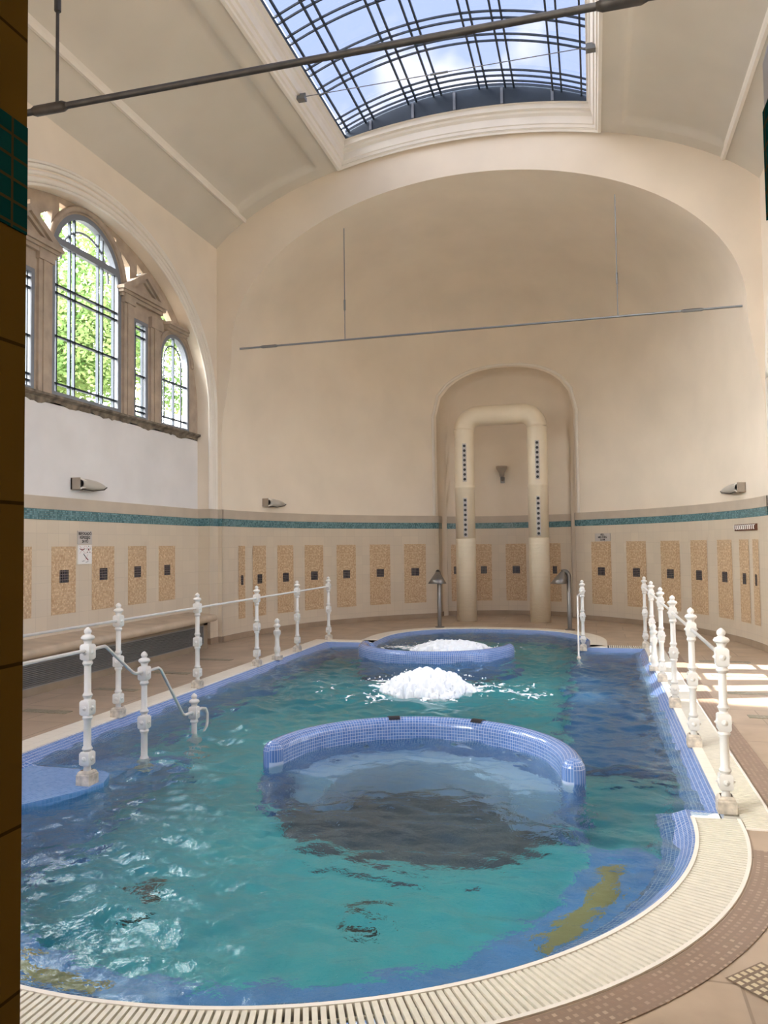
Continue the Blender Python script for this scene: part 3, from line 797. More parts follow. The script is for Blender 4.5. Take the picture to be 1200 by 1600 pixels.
# thin stay wire across the skylight
wy, wzL, wzR = 9.95, vault_z(XA - 1.95) + .02, vault_z(XA + 1.95) + .02
sw = thing('stay_wire', 'thin steel stay wire stretched across the skylight between two brackets', 'wire', (XA, wy, wzL))
MB().tube([(XA - 1.93, wy, wzL), (XA + 1.93, wy, wzR)], .006, 6).build('wire', M['wire'], sw)
MB().tube([(XA - .12, wy, wzL), (XA + .12, wy, wzL)], .014, 8).build('turnbuckle', M['wire'], sw)
for s in (-1, 1):
    xs_ = sorted((XA + s * 2.02, XA + s * 1.90)); MB().box(xs_[0], xs_[1], wy - .05, wy + .05, wzL - .05, wzL + .0).box(xs_[0] + .0, xs_[1], wy - .012, wy + .012, wzL - .0, wzL + .05).build('bracket', M['wire'], sw)

# ---------------------------------------------------------------- tie rods
def tie(label, y, z, xa, xb, hang, r, tb, mat):
    t = thing('tie_rod', label, 'tie rod', ((xa + xb) / 2, y, z), 'iron tie rods across the hall')
    MB().tube([(xa, y, z), (xb, y, z)], r, 10).build('rod', mat, t, smooth=True)
    for x in tb:
        MB().tube([(x - .16, y, z), (x - .12, y, z), (x + .12, y, z), (x + .16, y, z)], r * 2, 10, rr=[r, r * 1.6, r * 1.6, r]).build('turnbuckle', mat, t, smooth=True)
    for x, zt in hang:
        h = MB().tube([(x, y, z), (x, y, zt)], r * .5, 8).build('hanger', mat, t)
        zm = z + (zt - z) * .31
        MB().tube([(x, y, zm - .09), (x, y, zm + .09)], r * 1.0, 8).build('hanger_turnbuckle', mat, h)
    return t
tie('far iron tie rod with two hangers before the apse wall', 12.28, 5.07, XA - AA + .02, XA + AA - .0, ((-3.97, 6.98), (.43, 6.98)), .016, (-5.35, 1.5), M['wire'])
tie('near iron tie rod crossing high in front of the skylight', 5.05, 5.06, XL + .0, XR, ((-3.98, vault_z(-3.98)), (.42, vault_z(.42))), .026, (-4.05, .25), M['rod'])

# ---------------------------------------------------------------- left wall
RXP, RY0 = -6.42, 8.80                                        # recess plane and window centre
def ell(a, b, zs, n=48): return [(RY0 + a * math.cos(PI * i / n), zs + b * math.sin(PI * i / n)) for i in range(n + 1)]
inner = ell(2.92, 2.2, 3.9)
def wallfn(x0): return lambda a, b, t: (t, a, b)
def side_wall(name, label, x_in, x_out, holes, mat):
    mb = MB(); mb.plate([(.3, 0), (12.3, 0), (12.3, 7.05), (.3, 7.05)], holes, lambda a, b, t: (t, a, b), x_in, x_out)
    o = mb.build(name, mat, fix=True); return tag(o, label, 'wall', kind='structure')
rec = [(RY0 + 2.92, .001), ] + inner + [(RY0 - 2.92, .001)]
wl = side_wall('wall_left', 'left hall wall with a great arched window recess', XL, XL - .22, [rec], M['plaster'])
def small_arch(y0, y1, z0, top, n=24):
    r = (y1 - y0) / 2; zs = top - r; ym = (y0 + y1) / 2
    return [(y0, z0), (y1, z0)] + [(ym + r * math.cos(PI * i / n), zs + r * math.sin(PI * i / n)) for i in range(n + 1)]
big = small_arch(RY0 - .735, RY0 + .735, 3.50, 6.02)
nar = [(9.83, 3.50), (10.22, 3.50), (10.22, 4.98), (9.83, 4.98)]
sml = small_arch(10.57, 11.45, 3.50, 5.02)
def mir(l): return [(2 * RY0 - a, b) for a, b in l]
sp1 = [(9.62, 5.30), (9.74, 5.30), (9.74, 5.70), (9.52, 5.84)]
sp2 = [(9.92, 5.50), (10.42, 5.50), (10.30, 5.60), (9.92, 5.80)]
sp3 = [(10.58, 5.18), (11.0, 5.12), (10.58, 5.50)]
sp4 = [(9.18, 5.98), (9.40, 5.84), (9.40, 5.98)]
top_in = [(a, b) for a, b in ell(2.98, 2.26, 3.9)]
infill = [(RY0 + 2.98, 3.40)] + top_in + [(RY0 - 2.98, 3.40)]
holes = [big, nar, sml, mir(nar), mir(sml), sp1, sp2, sp3, sp4, mir(sp1), mir(sp2), mir(sp3), mir(sp4)]
mb = MB(); mb.plate(infill, holes, lambda a, b, t: (t, a, b), RXP - .0, RXP - .10)
tr = mb.build('stone_tracery', M['stone'], wl, fix=True)
mb = MB(); mb.plate([(RY0 - 2.98, 0), (RY0 + 2.98, 0), (RY0 + 2.98, 3.42), (RY0 - 2.98, 3.42)], [], lambda a, b, t: (t, a, b), RXP, RXP - .22)
mb.build('infill_panel', M['white_plaster'], wl, fix=True)
# archivolt mouldings round the recess
def archivolt(scale, proud, r, name, mat, parent, xs=XL):
    pts = [(xs + proud, RY0 + (2.92 + scale) * math.cos(PI * i / 60), 3.9 + (2.2 + scale) * math.sin(PI * i / 60)) for i in range(61)]
    pts = [(xs + proud, RY0 + 2.92 + scale, 2.25)] + pts + [(xs + proud, RY0 - 2.92 - scale, 2.25)]
    return MB().tube(pts, r, 8).build(name, mat, parent, smooth=True)
for sc_, pr_, r_ in ((.0, 0, .018), (.05, .0, .035), (.13, .0, .028), (.21, .0, .03), (.26, .0, .02)): archivolt(sc_, pr_, r_, 'archivolt', M['mould'], wl)
# pilasters, cornices, pediments
def pilaster(y0, y1, z0, z1):
    MB().box(RXP - .01, RXP + .035, y0, y1, z0, z1).box(RXP - .01, RXP + .05, y0 + (y1 - y0) * .28, y1 - (y1 - y0) * .28, z0, z1 - .16).box(RXP - .01, RXP + .06, y0 - .018, y1 + .018, z1 - .16, z1 - .0).build('pilaster', M['stone'], tr)
for a, b, zt in ((9.56, 9.80, 5.28), (10.25, 10.52, 5.10)):
    pilaster(a, b, 3.5, zt); pilaster(2 * RY0 - b, 2 * RY0 - a, 3.5, zt)
def pediment(ym):
    mb = MB(); mb.box(RXP - .01, RXP + .05, ym - .53, ym + .53, 5.20, 5.25); mb.box(RXP - .01, RXP + .08, ym - .56, ym + .56, 5.25, 5.29); mb.box(RXP - .01, RXP + .11, ym - .59, ym + .59, 5.29, 5.33)
    for (w, h, o0, pr) in ((.59, .36, .0, .11), (.54, .30, .0, .07)):
        f = lambda a, b, t: (t, a, b)
        tri_o = [(ym - w, 5.33), (ym + w, 5.33), (ym, 5.33 + h)]; tri_i = [(ym - w + .20, 5.36), (ym + w - .20, 5.36), (ym, 5.33 + h - .085)]
        mb.plate(tri_o, [tri_i], f, RXP - .0, RXP + pr)
    mb.plate([(ym - .45, 5.33), (ym + .45, 5.33), (ym, 5.60)], [], lambda a, b, t: (t, a, b), RXP - .0, RXP + .03)
    mb.build('pediment', M['stone'], tr, fix=False)
for y in (10.03, 2 * RY0 - 10.03): pediment(y)
for s in (1, -1):
    ys = sorted((RY0 + s * (10.66 - RY0), RY0 + s * (11.28 - RY0)))
    mb = MB(); mb.box(RXP, RXP + .06, ys[0], ys[1], 5.02, 5.06).box(RXP, RXP + .10, ys[0], ys[1], 5.06, 5.10).box(RXP, RXP + .13, ys[0] - .02, ys[1] + .02, 5.10, 5.14)
    mb.build('cornice', M['stone'], tr)
    ym = RY0 + s * (11.01 - RY0)
    MB().tube([(RXP + .005, ym + .51 * math.cos(PI * i / 20), 4.58 + .51 * math.sin(PI * i / 20)) for i in range(21)], .035, 6).build('arch_moulding', M['stone'], tr, smooth=True)
MB().tube([(RXP + .005, RY0 + .80 * math.cos(PI * i / 30), 5.285 + .80 * math.sin(PI * i / 30)) for i in range(31)], .04, 6).build('arch_moulding', M['stone'], tr, smooth=True)
# weathered sill with ragged underside
mb = MB(); rows = []
for i in range(91):
    y = RY0 - 2.9 + 5.8 * i / 90; zb = 3.40 + .05 * noise.noise(Vector((y * 3, 0, 0))) + .03 * noise.noise(Vector((y * 11, 2, 0)))
    rows.append([(RXP - .01, y, 3.51), (RXP + .07, y, 3.505), (RXP + .075, y, 3.475), (RXP + .02, y, 3.45), (RXP + .008, y, zb), (RXP - .01, y, zb)])
mb.grid(rows); mb.build('window_sill', M['stone_dark'], wl, fix=False)

# windows
def ring_plate(outl, w, x0, x1):
    ym = sum(p[0] for p in outl) / len(outl); ys = [p[0] for p in outl]; zs = [p[1] for p in outl]
    yc, zc = (min(ys) + max(ys)) / 2, (min(zs) + max(zs)) / 2; hy, hz = (max(ys) - min(ys)) / 2, (max(zs) - min(zs)) / 2
    inn = [(yc + (a - yc) * (hy - w) / hy, zc + (b - zc) * (hz - w) / hz) for a, b in outl]
    mb = MB(); mb.plate(outl, [inn], lambda a, b, t: (t, a, b), x0, x1); return mb, inn
XG = RXP - .055
def hbar(wd, y0, y1, z, h=.025, parent=None, d=.03): MB().box(XG - .012, XG + d, y0, y1, z - h / 2, z + h / 2).build('glazing_bar', M['winframe'] if h > .04 else M['sky_iron'], wd)
def vbar(wd, y, z0, z1, h=.022, d=.03): MB().box(XG - .012, XG + d, y - h / 2, y + h / 2, z0, z1).build('glazing_bar', M['sky_iron'], wd)
def window(nm_, label, outl, fw):
    ys = [p[0] for p in outl]; zs = [p[1] for p in outl]
    wd = thing(nm_, label, 'window', (XG, sum(ys) / len(ys), min(zs)), kind='structure')
    mb, inn = ring_plate(outl, fw, XG - .04, RXP - .004); mb.build('window_frame', M['winframe'], wd, fix=True)
    mb = MB(); tri = tessellate_polygon([[Vector((a, b, 0)) for a, b in inn]]); mb.add([(XG, a, b) for a, b in inn], [tuple(t) for t in tri]); mb.build('glass_pane', M['winglass'], wd)
    return wd
def big_half(d, r=.66, zs=5.285): return zs + math.sqrt(max(0, r * r - d * d))
w = window('window_2', 'tall central arched window of the left wall with trees outside', big, .07)
for d in (-.34, -.25, .25, .34): vbar(w, RY0 + d, 3.55, big_half(d))
for d in (-.60, .60): vbar(w, RY0 + d, 3.55, big_half(d) - .03)
for z in (4.93, 4.83, 4.28, 3.68): hbar(w, RY0 - .67, RY0 + .67, z)
hbar(w, RY0 - .66, RY0 + .66, 5.50, .09, d=.05)
MB().tube([(XG, RY0 + .50 * math.cos(PI * i / 24), 5.30 + .50 * math.sin(PI * i / 24)) for i in range(25)], .016, 6).build('arched_bar', M['winframe'], w)
def narrow_win(nm_, label, ol, ym):
    w = window(nm_, label, ol, .05)
    for d in (-.10, .10): vbar(w, ym + d, 3.54, 4.94, .018)
    for z in (4.86, 4.74, 4.16, 3.70, 3.62): hbar(w, ym - .15, ym + .15, z)
narrow_win('window_3', 'narrow rectangular window between the tall arch and the small arch', nar, 10.025)
narrow_win('window_4', 'narrow rectangular window left of the tall arched window, half hidden by the doorway', mir(nar), 2 * RY0 - 10.025)
def small_win(nm_, label, ol, ym):
    w = window(nm_, label, ol, .055)
    for d in (-.0,): vbar(w, ym + d, 3.54, 4.97)
    for z in (4.24, 3.66): hbar(w, ym - .39, ym + .39, z)
    MB().tube([(XG, ym - .26, 3.56)] + [(XG, ym - .26 * math.cos(PI * i / 20), 4.58 + .26 * math.sin(PI * i / 20)) for i in range(21)] + [(XG, ym + .26, 3.56)], .012, 6).build('arched_bar', M['sky_iron'], w)
small_win('window_5', 'small arched window nearest the apse', sml, 11.01)
small_win('window_6', 'small arched window at the hidden near end of the left wall', mir(sml), 2 * RY0 - 11.01)
for i, s4 in enumerate((sp1, sp2, sp3, sp4, mir(sp1), mir(sp2), mir(sp3), mir(sp4))):
    mb = MB(); tri = tessellate_polygon([[Vector((a, b, 0)) for a, b in s4]]); mb.add([(XG, a, b) for a, b in s4], [tuple(t) for t in tri]); mb.build('spandrel_pane', M['winglass'], tr)
for d in (10.08, 10.24): MB().box(XG, XG + .02, d - .008, d + .008, 5.5, 5.74).build('spandrel_bar', M['sky_iron'], tr)
MB().box(XG, XG + .02, 9.92, 10.4, 5.62, 5.636).build('spandrel_bar', M['sky_iron'], tr)
# dado of the left wall inside the recess, and the pier beside the apse
def lband(x, y0, y1, z0, z1, name, mat, of):
    MB().box(x - .01, x + of, y0, y1, z0, z1).build(name, mat, wl)
for z0, z1, nmn, mt, of in bands:
    lband(RXP, RY0 - 2.92, RY0 + 2.92, z0, z1, nmn, M[mt], of)
    MB().box(RXP - .0, XL + of, RY0 + 2.92 - of, 12.0, z0, z1).build(nmn, M[mt], wl)
for y0, y1 in ((7.26, 7.72), (8.07, 8.525), (8.86, 9.345), (9.68, 10.14), (10.48, 10.95)):
    p = MB().box(RXP, RXP + .026, y0, y1, .80, 1.64).build('mosaic_panel', M['tan'], wl); ym = (y0 + y1) / 2
    MB().box(RXP, RXP + .029, ym - .085, ym + .085, 1.185, 1.345).build('dark_inlay', M['navy'], p)

# ---------------------------------------------------------------- right wall (out of the frame but for its edge)
door = [(9.3, .001), (9.72, .001), (9.72, 2.6), (9.3, 2.6)]  # unseen garden doors, added and spaced to let in daylight and sun streaks
doors = [[(a, .001), (b, .001), (b, 2.8), (a, 2.8)] for a, b in ((7.9, 9.1), (9.9, 10.4), (10.6, 11.6))]
rarch = [(11.5, 3.0)] + [(9.2 + 2.3 * math.cos(PI * i / 40), 3.9 + 2.1 * math.sin(PI * i / 40)) for i in range(41)] + [(6.9, 3.0)]
wr = side_wall('wall_right', 'right hall wall with a glazed arch and added garden doors', XR, XR + .3, [door, rarch] + doors, M['plaster'])
for z0, z1, nmn, mt, of in bands:
    MB().box(XR - of, XR + .01, 11.0, 12.0, z0, z1).build(nmn, M[mt], wr)
for sc_, r_ in ((.03, .03), (.15, .03), (.22, .025)):
    MB().tube([(XR, RY0 + 2.92 + sc_, 2.3), (XR, RY0 + 2.92 + sc_, 3.9)] + [(XR, RY0 + (2.92 + sc_) * math.cos(PI * i / 60), 3.9 + (2.2 + sc_) * math.sin(PI * i / 60)) for i in range(61)], r_, 8).build('archivolt', M['mould'], wr, smooth=True)

def glazing(nm_, label, ol, nv, hz):
    ys = [p[0] for p in ol]; zs = [p[1] for p in ol]
    wd = thing(nm_, label, 'door' if 'door' in nm_ else 'window', (XR + .15, sum(ys) / len(ys), min(zs)), kind='structure', group='glazed openings of the right wall')
    mb, inn = ring_plate(ol, .06, XR + .12, XR + .18); mb.build('window_frame', M['winframe'], wd, fix=True)
    mb = MB(); tri = tessellate_polygon([[Vector((a, b, 0)) for a, b in inn]]); mb.add([(XR + .15, a, b) for a, b in inn], [tuple(t) for t in tri]); mb.build('glass_pane', M['clearglass'], wd)
    y0, y1 = min(ys), max(ys); yc, hy = (y0 + y1) / 2, (y1 - y0) / 2
    def top(y):
        if len(ol) < 5: return max(zs)
        return 3.9 + 2.1 * math.sqrt(max(0, 1 - ((y - yc) / hy) ** 2))
    for k in range(1, nv + 1):
        y = y0 + (y1 - y0) * k / (nv + 1); MB().box(XR + .13, XR + .17, y - .015, y + .015, min(zs) + .03, top(y) - .03).build('glazing_bar', M['winframe'], wd)
    for z in hz:
        e = hy if z < 3.9 or len(ol) < 5 else hy * math.sqrt(max(0, 1 - ((z - 3.9) / 2.1) ** 2)); MB().box(XR + .13, XR + .17, yc - e + .03, yc + e - .03, z - .015, z + .015).build('glazing_bar', M['winframe'], wd)
glazing('window_7', 'broad arched window high in the right wall', rarch, 5, (3.6, 4.4, 5.2))
for i_, dd in enumerate([door] + doors): glazing('door_%d' % (i_ + 1), 'unseen garden door leaf added in the right wall for daylight', dd, 0, (.9, 1.8))

# ---------------------------------------------------------------- front wall and doorway (where the camera stands)
DXL, DXR, DZ = -1.18, .375, 2.63
dm, dr_ = (DXL + DXR) / 2, (DXR - DXL) / 2
dprof = [(DXL, 0), (DXL, 1.3), (DXL, 3.5), (.24, 3.5), (.285, 3.05), (.315, 2.92), (.355, 2.82), (.40, 2.77), (.405, 2.745), (DXR, DZ), (DXR, 1.3), (DXR, 0)]
def yf(x): return 1.40 + .39 * (x - DXL) / (DXR - DXL)
lun = [(CX + 2.4, 4.4)] + [(CX + 2.4 * math.cos(PI * i / 40), 4.4 + 1.5 * math.sin(PI * i / 40)) for i in range(41)] + [(CX - 2.4, 4.4)]
ofs = [(DXL - .1, .001), (DXL - .1, 3.6), (DXR + .1, 3.6), (DXR + .1, .001)]
mb = MB(); mb.plate([(XL - .2, 0), (XR + .2, 0), (XR + .2, 8.4), (XL - .2, 8.4)], [lun, ofs, [(-5.6, 1.8), (-1.9, 1.8), (-1.9, 3.7), (-5.6, 3.7)]], lambda a, b, t: (a, t, b), 1.10, 1.38)  # unseen lunette and side opening, added to let sky light into the hall
wf = mb.build('wall_front', M['plaster'], fix=True); tag(wf, 'front wall of the hall pierced by the doorway the view looks through', 'wall', kind='structure')
def jamb_mesh(pts, mat, name):
    mb = MB(); S_ = 0; uvs = []; rows = [[], [], [], []]
    acc = 0
    for i, (x, z) in enumerate(pts):
        if i: acc += math.dist(pts[i], pts[i - 1])
        xo = DXL - .15 if x < dm else DXR + .15; zo = z if z < 3.4 else 3.65
        rows[0].append((x, -2.0, z)); rows[1].append((x, yf(x), z)); rows[2].append((xo, yf(x), zo)); rows[3].append((xo, -2.0, zo))
        uvs.append(acc)
    uv = [[(yy, a) for a in uvs] for yy in (-2.0, 1.4, 1.52, 4.9)]
    mb.grid(rows, uv); return mb.build(name, mat, wf)
nL = 3
jamb_mesh(dprof[:3], M['jamb'], 'door_jamb'); jamb_mesh(dprof[-4:], M['jamb_lit'], 'door_jamb'); jamb_mesh(dprof[2:-3], M['jamb'], 'door_lintel')
MB().add([(DXL - .2, -2.0, 0), (DXR + .2, -2.0, 0), (DXR + .2, -2.0, 3.6), (DXL - .2, -2.0, 3.6)], [(0, 1, 2, 3)]) if False else None
MB().box(DXL - .2, DXR + .2, -2.1, -2.0, 0, 3.7).build('passage_end', M['jamb'], wf)
for (x, s, z0, z1, y) in ((DXL, 1, 2.285, 2.523, 1.40), (DXR, -1, 2.285, 2.523, 1.79)):
    xs_ = sorted((x - s * .01, x + s * .004)); MB().box(xs_[0], xs_[1], y - .9, y - .002, z0, z1).build('green_tile_band', M['greentile'], wf)

# ---------------------------------------------------------------- bench with vent
bn = thing('wall_bench', 'stone topped wall bench with a long ventilation grille under the left windows', 'bench', (-6.15, 8.0, 0))
y0, y1 = 5.95, 11.25
mb = MB(); rows = []
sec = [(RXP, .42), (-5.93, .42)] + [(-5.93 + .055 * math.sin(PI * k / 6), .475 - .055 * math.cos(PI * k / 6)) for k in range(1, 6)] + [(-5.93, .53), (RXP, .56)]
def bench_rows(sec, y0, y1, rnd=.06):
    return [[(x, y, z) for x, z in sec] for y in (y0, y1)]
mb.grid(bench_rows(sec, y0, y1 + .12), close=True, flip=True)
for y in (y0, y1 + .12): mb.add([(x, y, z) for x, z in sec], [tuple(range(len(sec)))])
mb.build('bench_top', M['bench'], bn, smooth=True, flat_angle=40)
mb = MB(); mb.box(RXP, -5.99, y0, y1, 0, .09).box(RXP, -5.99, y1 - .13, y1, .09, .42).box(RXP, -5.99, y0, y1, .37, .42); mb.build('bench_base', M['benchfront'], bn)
vg = MB().box(-6.2, -6.04, y0, y1 - .13, .09, .37).build('vent_grille', M['ventdark'], bn)
mb = MB()
for k in range(13):
    z = .105 + .0205 * k; mb.add([(-6.03, y0, z + .012), (-6.03, y1 - .14, z + .012), (-5.995, y1 - .14, z), (-5.995, y0, z)], [(0, 1, 2, 3)])
    mb.add([(-5.995, y0, z), (-5.995, y1 - .14, z), (-5.995, y1 - .14, z + .009), (-5.995, y0, z + .009)], [(0, 1, 2, 3)])
mb.build('vent_slats', M['vent'], vg)
mb = MB(); mb.box(-6.03, -5.985, y1 - .15, y1 - .128, .09, .37).box(-6.03, -5.985, y0, y1 - .13, .085, .10).box(-6.03, -5.985, y0, y1 - .13, .36, .375)
mb.build('vent_frame', M['vent'], vg)

# ---------------------------------------------------------------- duct arch in the niche
du = thing('duct_arch', 'cream inverted U shaped air duct standing in the wall niche', 'duct', (XA, 16.25, 0))
DY, DR, DX, DT = 16.25, .21, .76, 4.32
for s in (-1, 1):
    x = XA + s * DX
    MB().lathe([(DR, 0), (DR, 1.72), (DR * 1.0, 1.725)], 32, (x, DY, 0)).build('ribbed_leg', M['duct_rib'], du, smooth=True)
    MB().lathe([(DR * .985, 1.72), (DR * .985, 2.78), (DR * 1.02, 2.79), (DR * 1.02, 2.84), (DR * .985, 2.85), (DR * .985, 3.98), (DR * 1.015, 3.99), (DR * 1.015, 4.02), (DR, 4.03)], 32, (x, DY, 0)).build('upper_leg', M['duct'], du, smooth=True)
    for (z0, z1) in ((1.76, 2.58), (2.92, 3.72)):
        dxn, dyn = (CX + 1.85 - x) * 0 - .0, -1
        d = Vector((0 - x, 0 - DY, 0)).normalized(); sd = Vector((-d.y, d.x, 0))
        c = Vector((x, DY, 0)) + d * (DR * .985 - .004)
        mb = MB()
        q = []
        for zz in (z0, z1):
            for e in (0, .016):
                for ss in (-.042, .042): q.append(tuple(c + sd * ss + d * e + Vector((0, 0, zz))))
        mb.add(q, [(0, 1, 3, 2), (4, 6, 7, 5), (0, 2, 6, 4), (1, 5, 7, 3), (0, 4, 5, 1), (2, 3, 7, 6)])
        pl = mb.build('nozzle_panel', M['signgrey'], du, fix=True)
        for k in range(8):
            z = z0 + (z1 - z0) * (k + .5) / 8
            p = c + Vector((0, 0, z))
            MB().tube([tuple(p + d * .01), tuple(p + d * .03), tuple(p + d * .022)], .026, 12, rr=[.029, .029, .014]).build('air_nozzle', M['black'], pl)
pts = []
for k in range(3): pass
c0 = .30
pl_ = [(XA - DX, 4.02)] + [(XA - DX + c0 - c0 * math.cos(PI / 2 * k / 8), 4.02 + c0 * math.sin(PI / 2 * k / 8)) for k in range(1, 9)]
path = [(x, DY, z) for x, z in pl_] + [(2 * XA - x, DY, z) for x, z in pl_[::-1]]
MB().tube(path, DR, 32).build('top_bend', M['duct'], du, smooth=True)
# spotlight in niche
sp = thing('wall_spotlight', 'small grey spotlight on a bracket inside the niche between the duct legs', 'spotlight', (-2.0, niche_back(-2.0), 3.1))
yb = niche_back(-2.0)
MB().box(-2.05, -1.95, yb - .03, yb, 3.0, 3.14).build('wall_plate', M['steel'], sp)
MB().tube([(-2, yb, 3.07), (-2, yb - .12, 3.07), (-2, yb - .15, 3.2)], .035, 10).build('arm', M['steel'], sp)
MB().lathe([(.05, 0), (.06, .08), (.11, .16), (.13, .2), (.13, .24), (.10, .24)], 18, (-2.0, yb - .16, 3.14)).build('lamp_head', M['sconce'], sp, smooth=True)

# ---------------------------------------------------------------- showers
def shower(label, x, y, ang):
    t = thing('neck_shower', label, 'shower', (x, y, 0), 'steel neck showers by the duct')
    ca, sa = math.cos(ang), math.sin(ang)
    def P(u, w, z): return (x + ca * u - sa * w, y + sa * u + ca * w, z)
    MB().lathe([(.09, 0), (.09, .02), (.045, .03)], 16, (x, y, 0)).build('base_plate', M['steel'], t)
    path = [P(0, 0, 0), P(0, 0, .96)] + [P(.09 - .09 * math.cos(b), 0, .98 + .11 * math.sin(b)) for b in [PI * k / 8 for k in range(0, 6)]]
    MB().tube(path, .042, 14).build('pipe', M['steel'], t, smooth=True)
    # flattened fan shaped mouth
    rows = []
    for f, ru, rw, u, z in ((0, .036, .042, .115, 1.085), (.15, .055, .06, .13, 1.05), (.5, .10, .115, .16, .965), (1, .155, .18, .195, .865), (1, .15, .175, .195, .862), (.6, .09, .10, .165, .95)):
        rows.append([P(u + ru * math.cos(2 * PI * k / 20), rw * math.sin(2 * PI * k / 20), z) for k in range(20)])
    mb = MB(); mb.grid(rows, close=True); mb.build('fan_mouth', M['steel'], t, smooth=True)
shower('bent steel shower with fan mouth left of the duct', -2.93, 14.85, -PI / 2)
shower('bent steel shower with fan mouth right of the duct', -.47, 14.75, PI * 1.12)

# ---------------------------------------------------------------- wall lamps
def sconce(label, p, along, normal, L=.52):
    t = thing('wall_lamp', label, 'wall lamp', p, 'boat shaped wall lamps')
    p, a, nrm = Vector(p), Vector(along).normalized(), Vector(normal).normalized(); up = Vector((0, 0, 1))
    def P(u, w, z): return tuple(p + a * u + nrm * w + up * z)
    mb = MB(); ph = .075
    def slab(u0, u1, w0, w1, z0, z1): 
        v = [P(u, w, z) for z in (z0, z1) for w in (w0, w1) for u in (u0, u1)]
        mb.add(v, [(0, 2, 3, 1), (4, 5, 7, 6), (0, 1, 5, 4), (2, 6, 7, 3), (0, 4, 6, 2), (1, 3, 7, 5)])
    slab(0, .02, 0, .13, -ph, ph); slab(0, .22, 0, .02, -ph, ph)
    mb.build('wall_plate', M['sconce'], t, fix=True)
    mb = MB()
    for s in (1, -1):                                          # V shaped bracket
        v = [P(.02, .13, s * ph), P(.02, .13, s * (ph - .02)), P(.18, .15, s * .0), P(.20, .15, s * .02), P(.02, .10, s * ph), P(.02, .10, s * (ph - .02)), P(.18, .12, 0), P(.20, .12, s * .02)]
        mb.add(v, [(0, 1, 2, 3), (4, 7, 6, 5), (0, 3, 7, 4), (1, 5, 6, 2)])
    mb.build('bracket', M['mould'], t)
    MB().add([P(.021, .0, -.05), P(.021, .12, -.05), P(.021, .12, .05), P(.021, 0, .05)], [(0, 1, 2, 3)])
    mb = MB(); v = [P(u, .06 + w_, z) for u in (.022, .05) for w_ in (0, .06) for z in (-.045, .045)]
    mb.add(v, [(0, 1, 3, 2), (4, 6, 7, 5), (0, 4, 5, 1), (2, 3, 7, 6), (0, 2, 6, 4), (1, 5, 7, 3)]); mb.build('socket', M['black'], t, fix=True)
    rows = []
    for i in range(15):
        f = i / 14; u = .06 + (L - .06) * f; r = .078 * (1 - f ** 2.6) ** .8 * (.85 + .15 * min(1, f * 4))
        rows.append([P(u, .09 + .9 * r * math.sin(2 * PI * k / 14), r * math.cos(2 * PI * k / 14) - .012 * f) for k in range(14)])
    mb = MB(); mb.grid(rows, close=True); mb.build('diffuser', M['lampglass'], t, smooth=True)
    MB().tube([P(.05, .13, -.07), P(.25, .15, -.082), P(L * .85, .12, -.05), P(L + .01, .09, -.012)], .008, 6).build('lower_rim', M['rod'], t)
sconce('boat shaped wall lamp on the left wall below the windows', (RXP, 8.45, 2.44), (0, 1, 0), (1, 0, 0), .62)
def apse_frame(x):
    d = Vector((.02, apse_y(x + .01) - apse_y(x - .01), 0)).normalized(); return Vector((x, apse_y(x), 0)), d, Vector((d.y, -d.x, 0))
b, d, nn = apse_frame(-5.94); sconce('boat shaped wall lamp at the left end of the apse wall', (b.x, b.y, 2.43), d, nn, .60)
b, d, nn = apse_frame(2.285); sconce('boat shaped wall lamp at the right end of the apse wall', (b.x, b.y, 2.44), -d, nn, .80)

# ---------------------------------------------------------------- signs and rack
def text(body, size, mat, parent, origin, right, up, name='lettering', lift=.0):
    cu = bpy.data.curves.new(name, 'FONT'); cu.body = body; cu.size = size; cu.align_x = 'CENTER'; cu.extrude = .001; cu.offset = .0011
    tmp = bpy.data.objects.new('tmp', cu); col.objects.link(tmp)
    bpy.context.view_layer.update()
    me = bpy.data.meshes.new_from_object(tmp.evaluated_get(bpy.context.evaluated_depsgraph_get()))
    bpy.data.objects.remove(tmp); me.materials.clear(); me.materials.append(mat)
    r, u = Vector(right), Vector(up); nz = r.cross(u); off = wloc(parent)
    for v in me.vertices: c = v.co.copy(); v.co = Vector(origin) + r * c.x + u * c.y + nz * (c.z + lift) - off
    o = bpy.data.objects.new(name, me); col.objects.link(o); o.parent = parent; return o
sx = RXP + .02
sg = thing('capacity_sign', 'grey and white capacity sign with Hungarian lettering and prohibition pictograms on the left wall', 'sign', (sx, 8.70, 1.41))
MB().box(sx, sx + .012, 8.555, 8.845, 1.665, 1.84).build('grey_plate', M['signgrey'], sg)
MB().box(sx, sx + .014, 8.56, 8.84, 1.41, 1.655).build('white_plate', M['signwhite'], sg)
for k, tx in enumerate(('BEFOGADÓ', 'KÉPESSÉG', '24 FŐ')):
    text(tx, .050, M['ink'], sg, (sx + .0125, 8.70, 1.788 - .050 * k), (0, 1, 0), (0, 0, 1))
xf = sx + .0145
def flat(pts, mat, nm_='pictogram', l=0): MB().add([(xf + l, a, b) for a, b in pts], [tuple(range(len(pts)))]).build(nm_, mat, sg)
def line(p, q, w_, mat, l=0):
    d = Vector((q[0] - p[0], q[1] - p[1])); nrm = Vector((-d.y, d.x)).normalized() * w_ / 2
    flat([(p[0] + nrm.x, p[1] + nrm.y), (q[0] + nrm.x, q[1] + nrm.y), (q[0] - nrm.x, q[1] - nrm.y), (p[0] - nrm.x, p[1] - nrm.y)], mat, 'pictogram', l)
line((8.585, 1.648), (8.70, 1.545), .004, M['pinkink']); line((8.585, 1.545), (8.70, 1.648), .004, M['pinkink'])
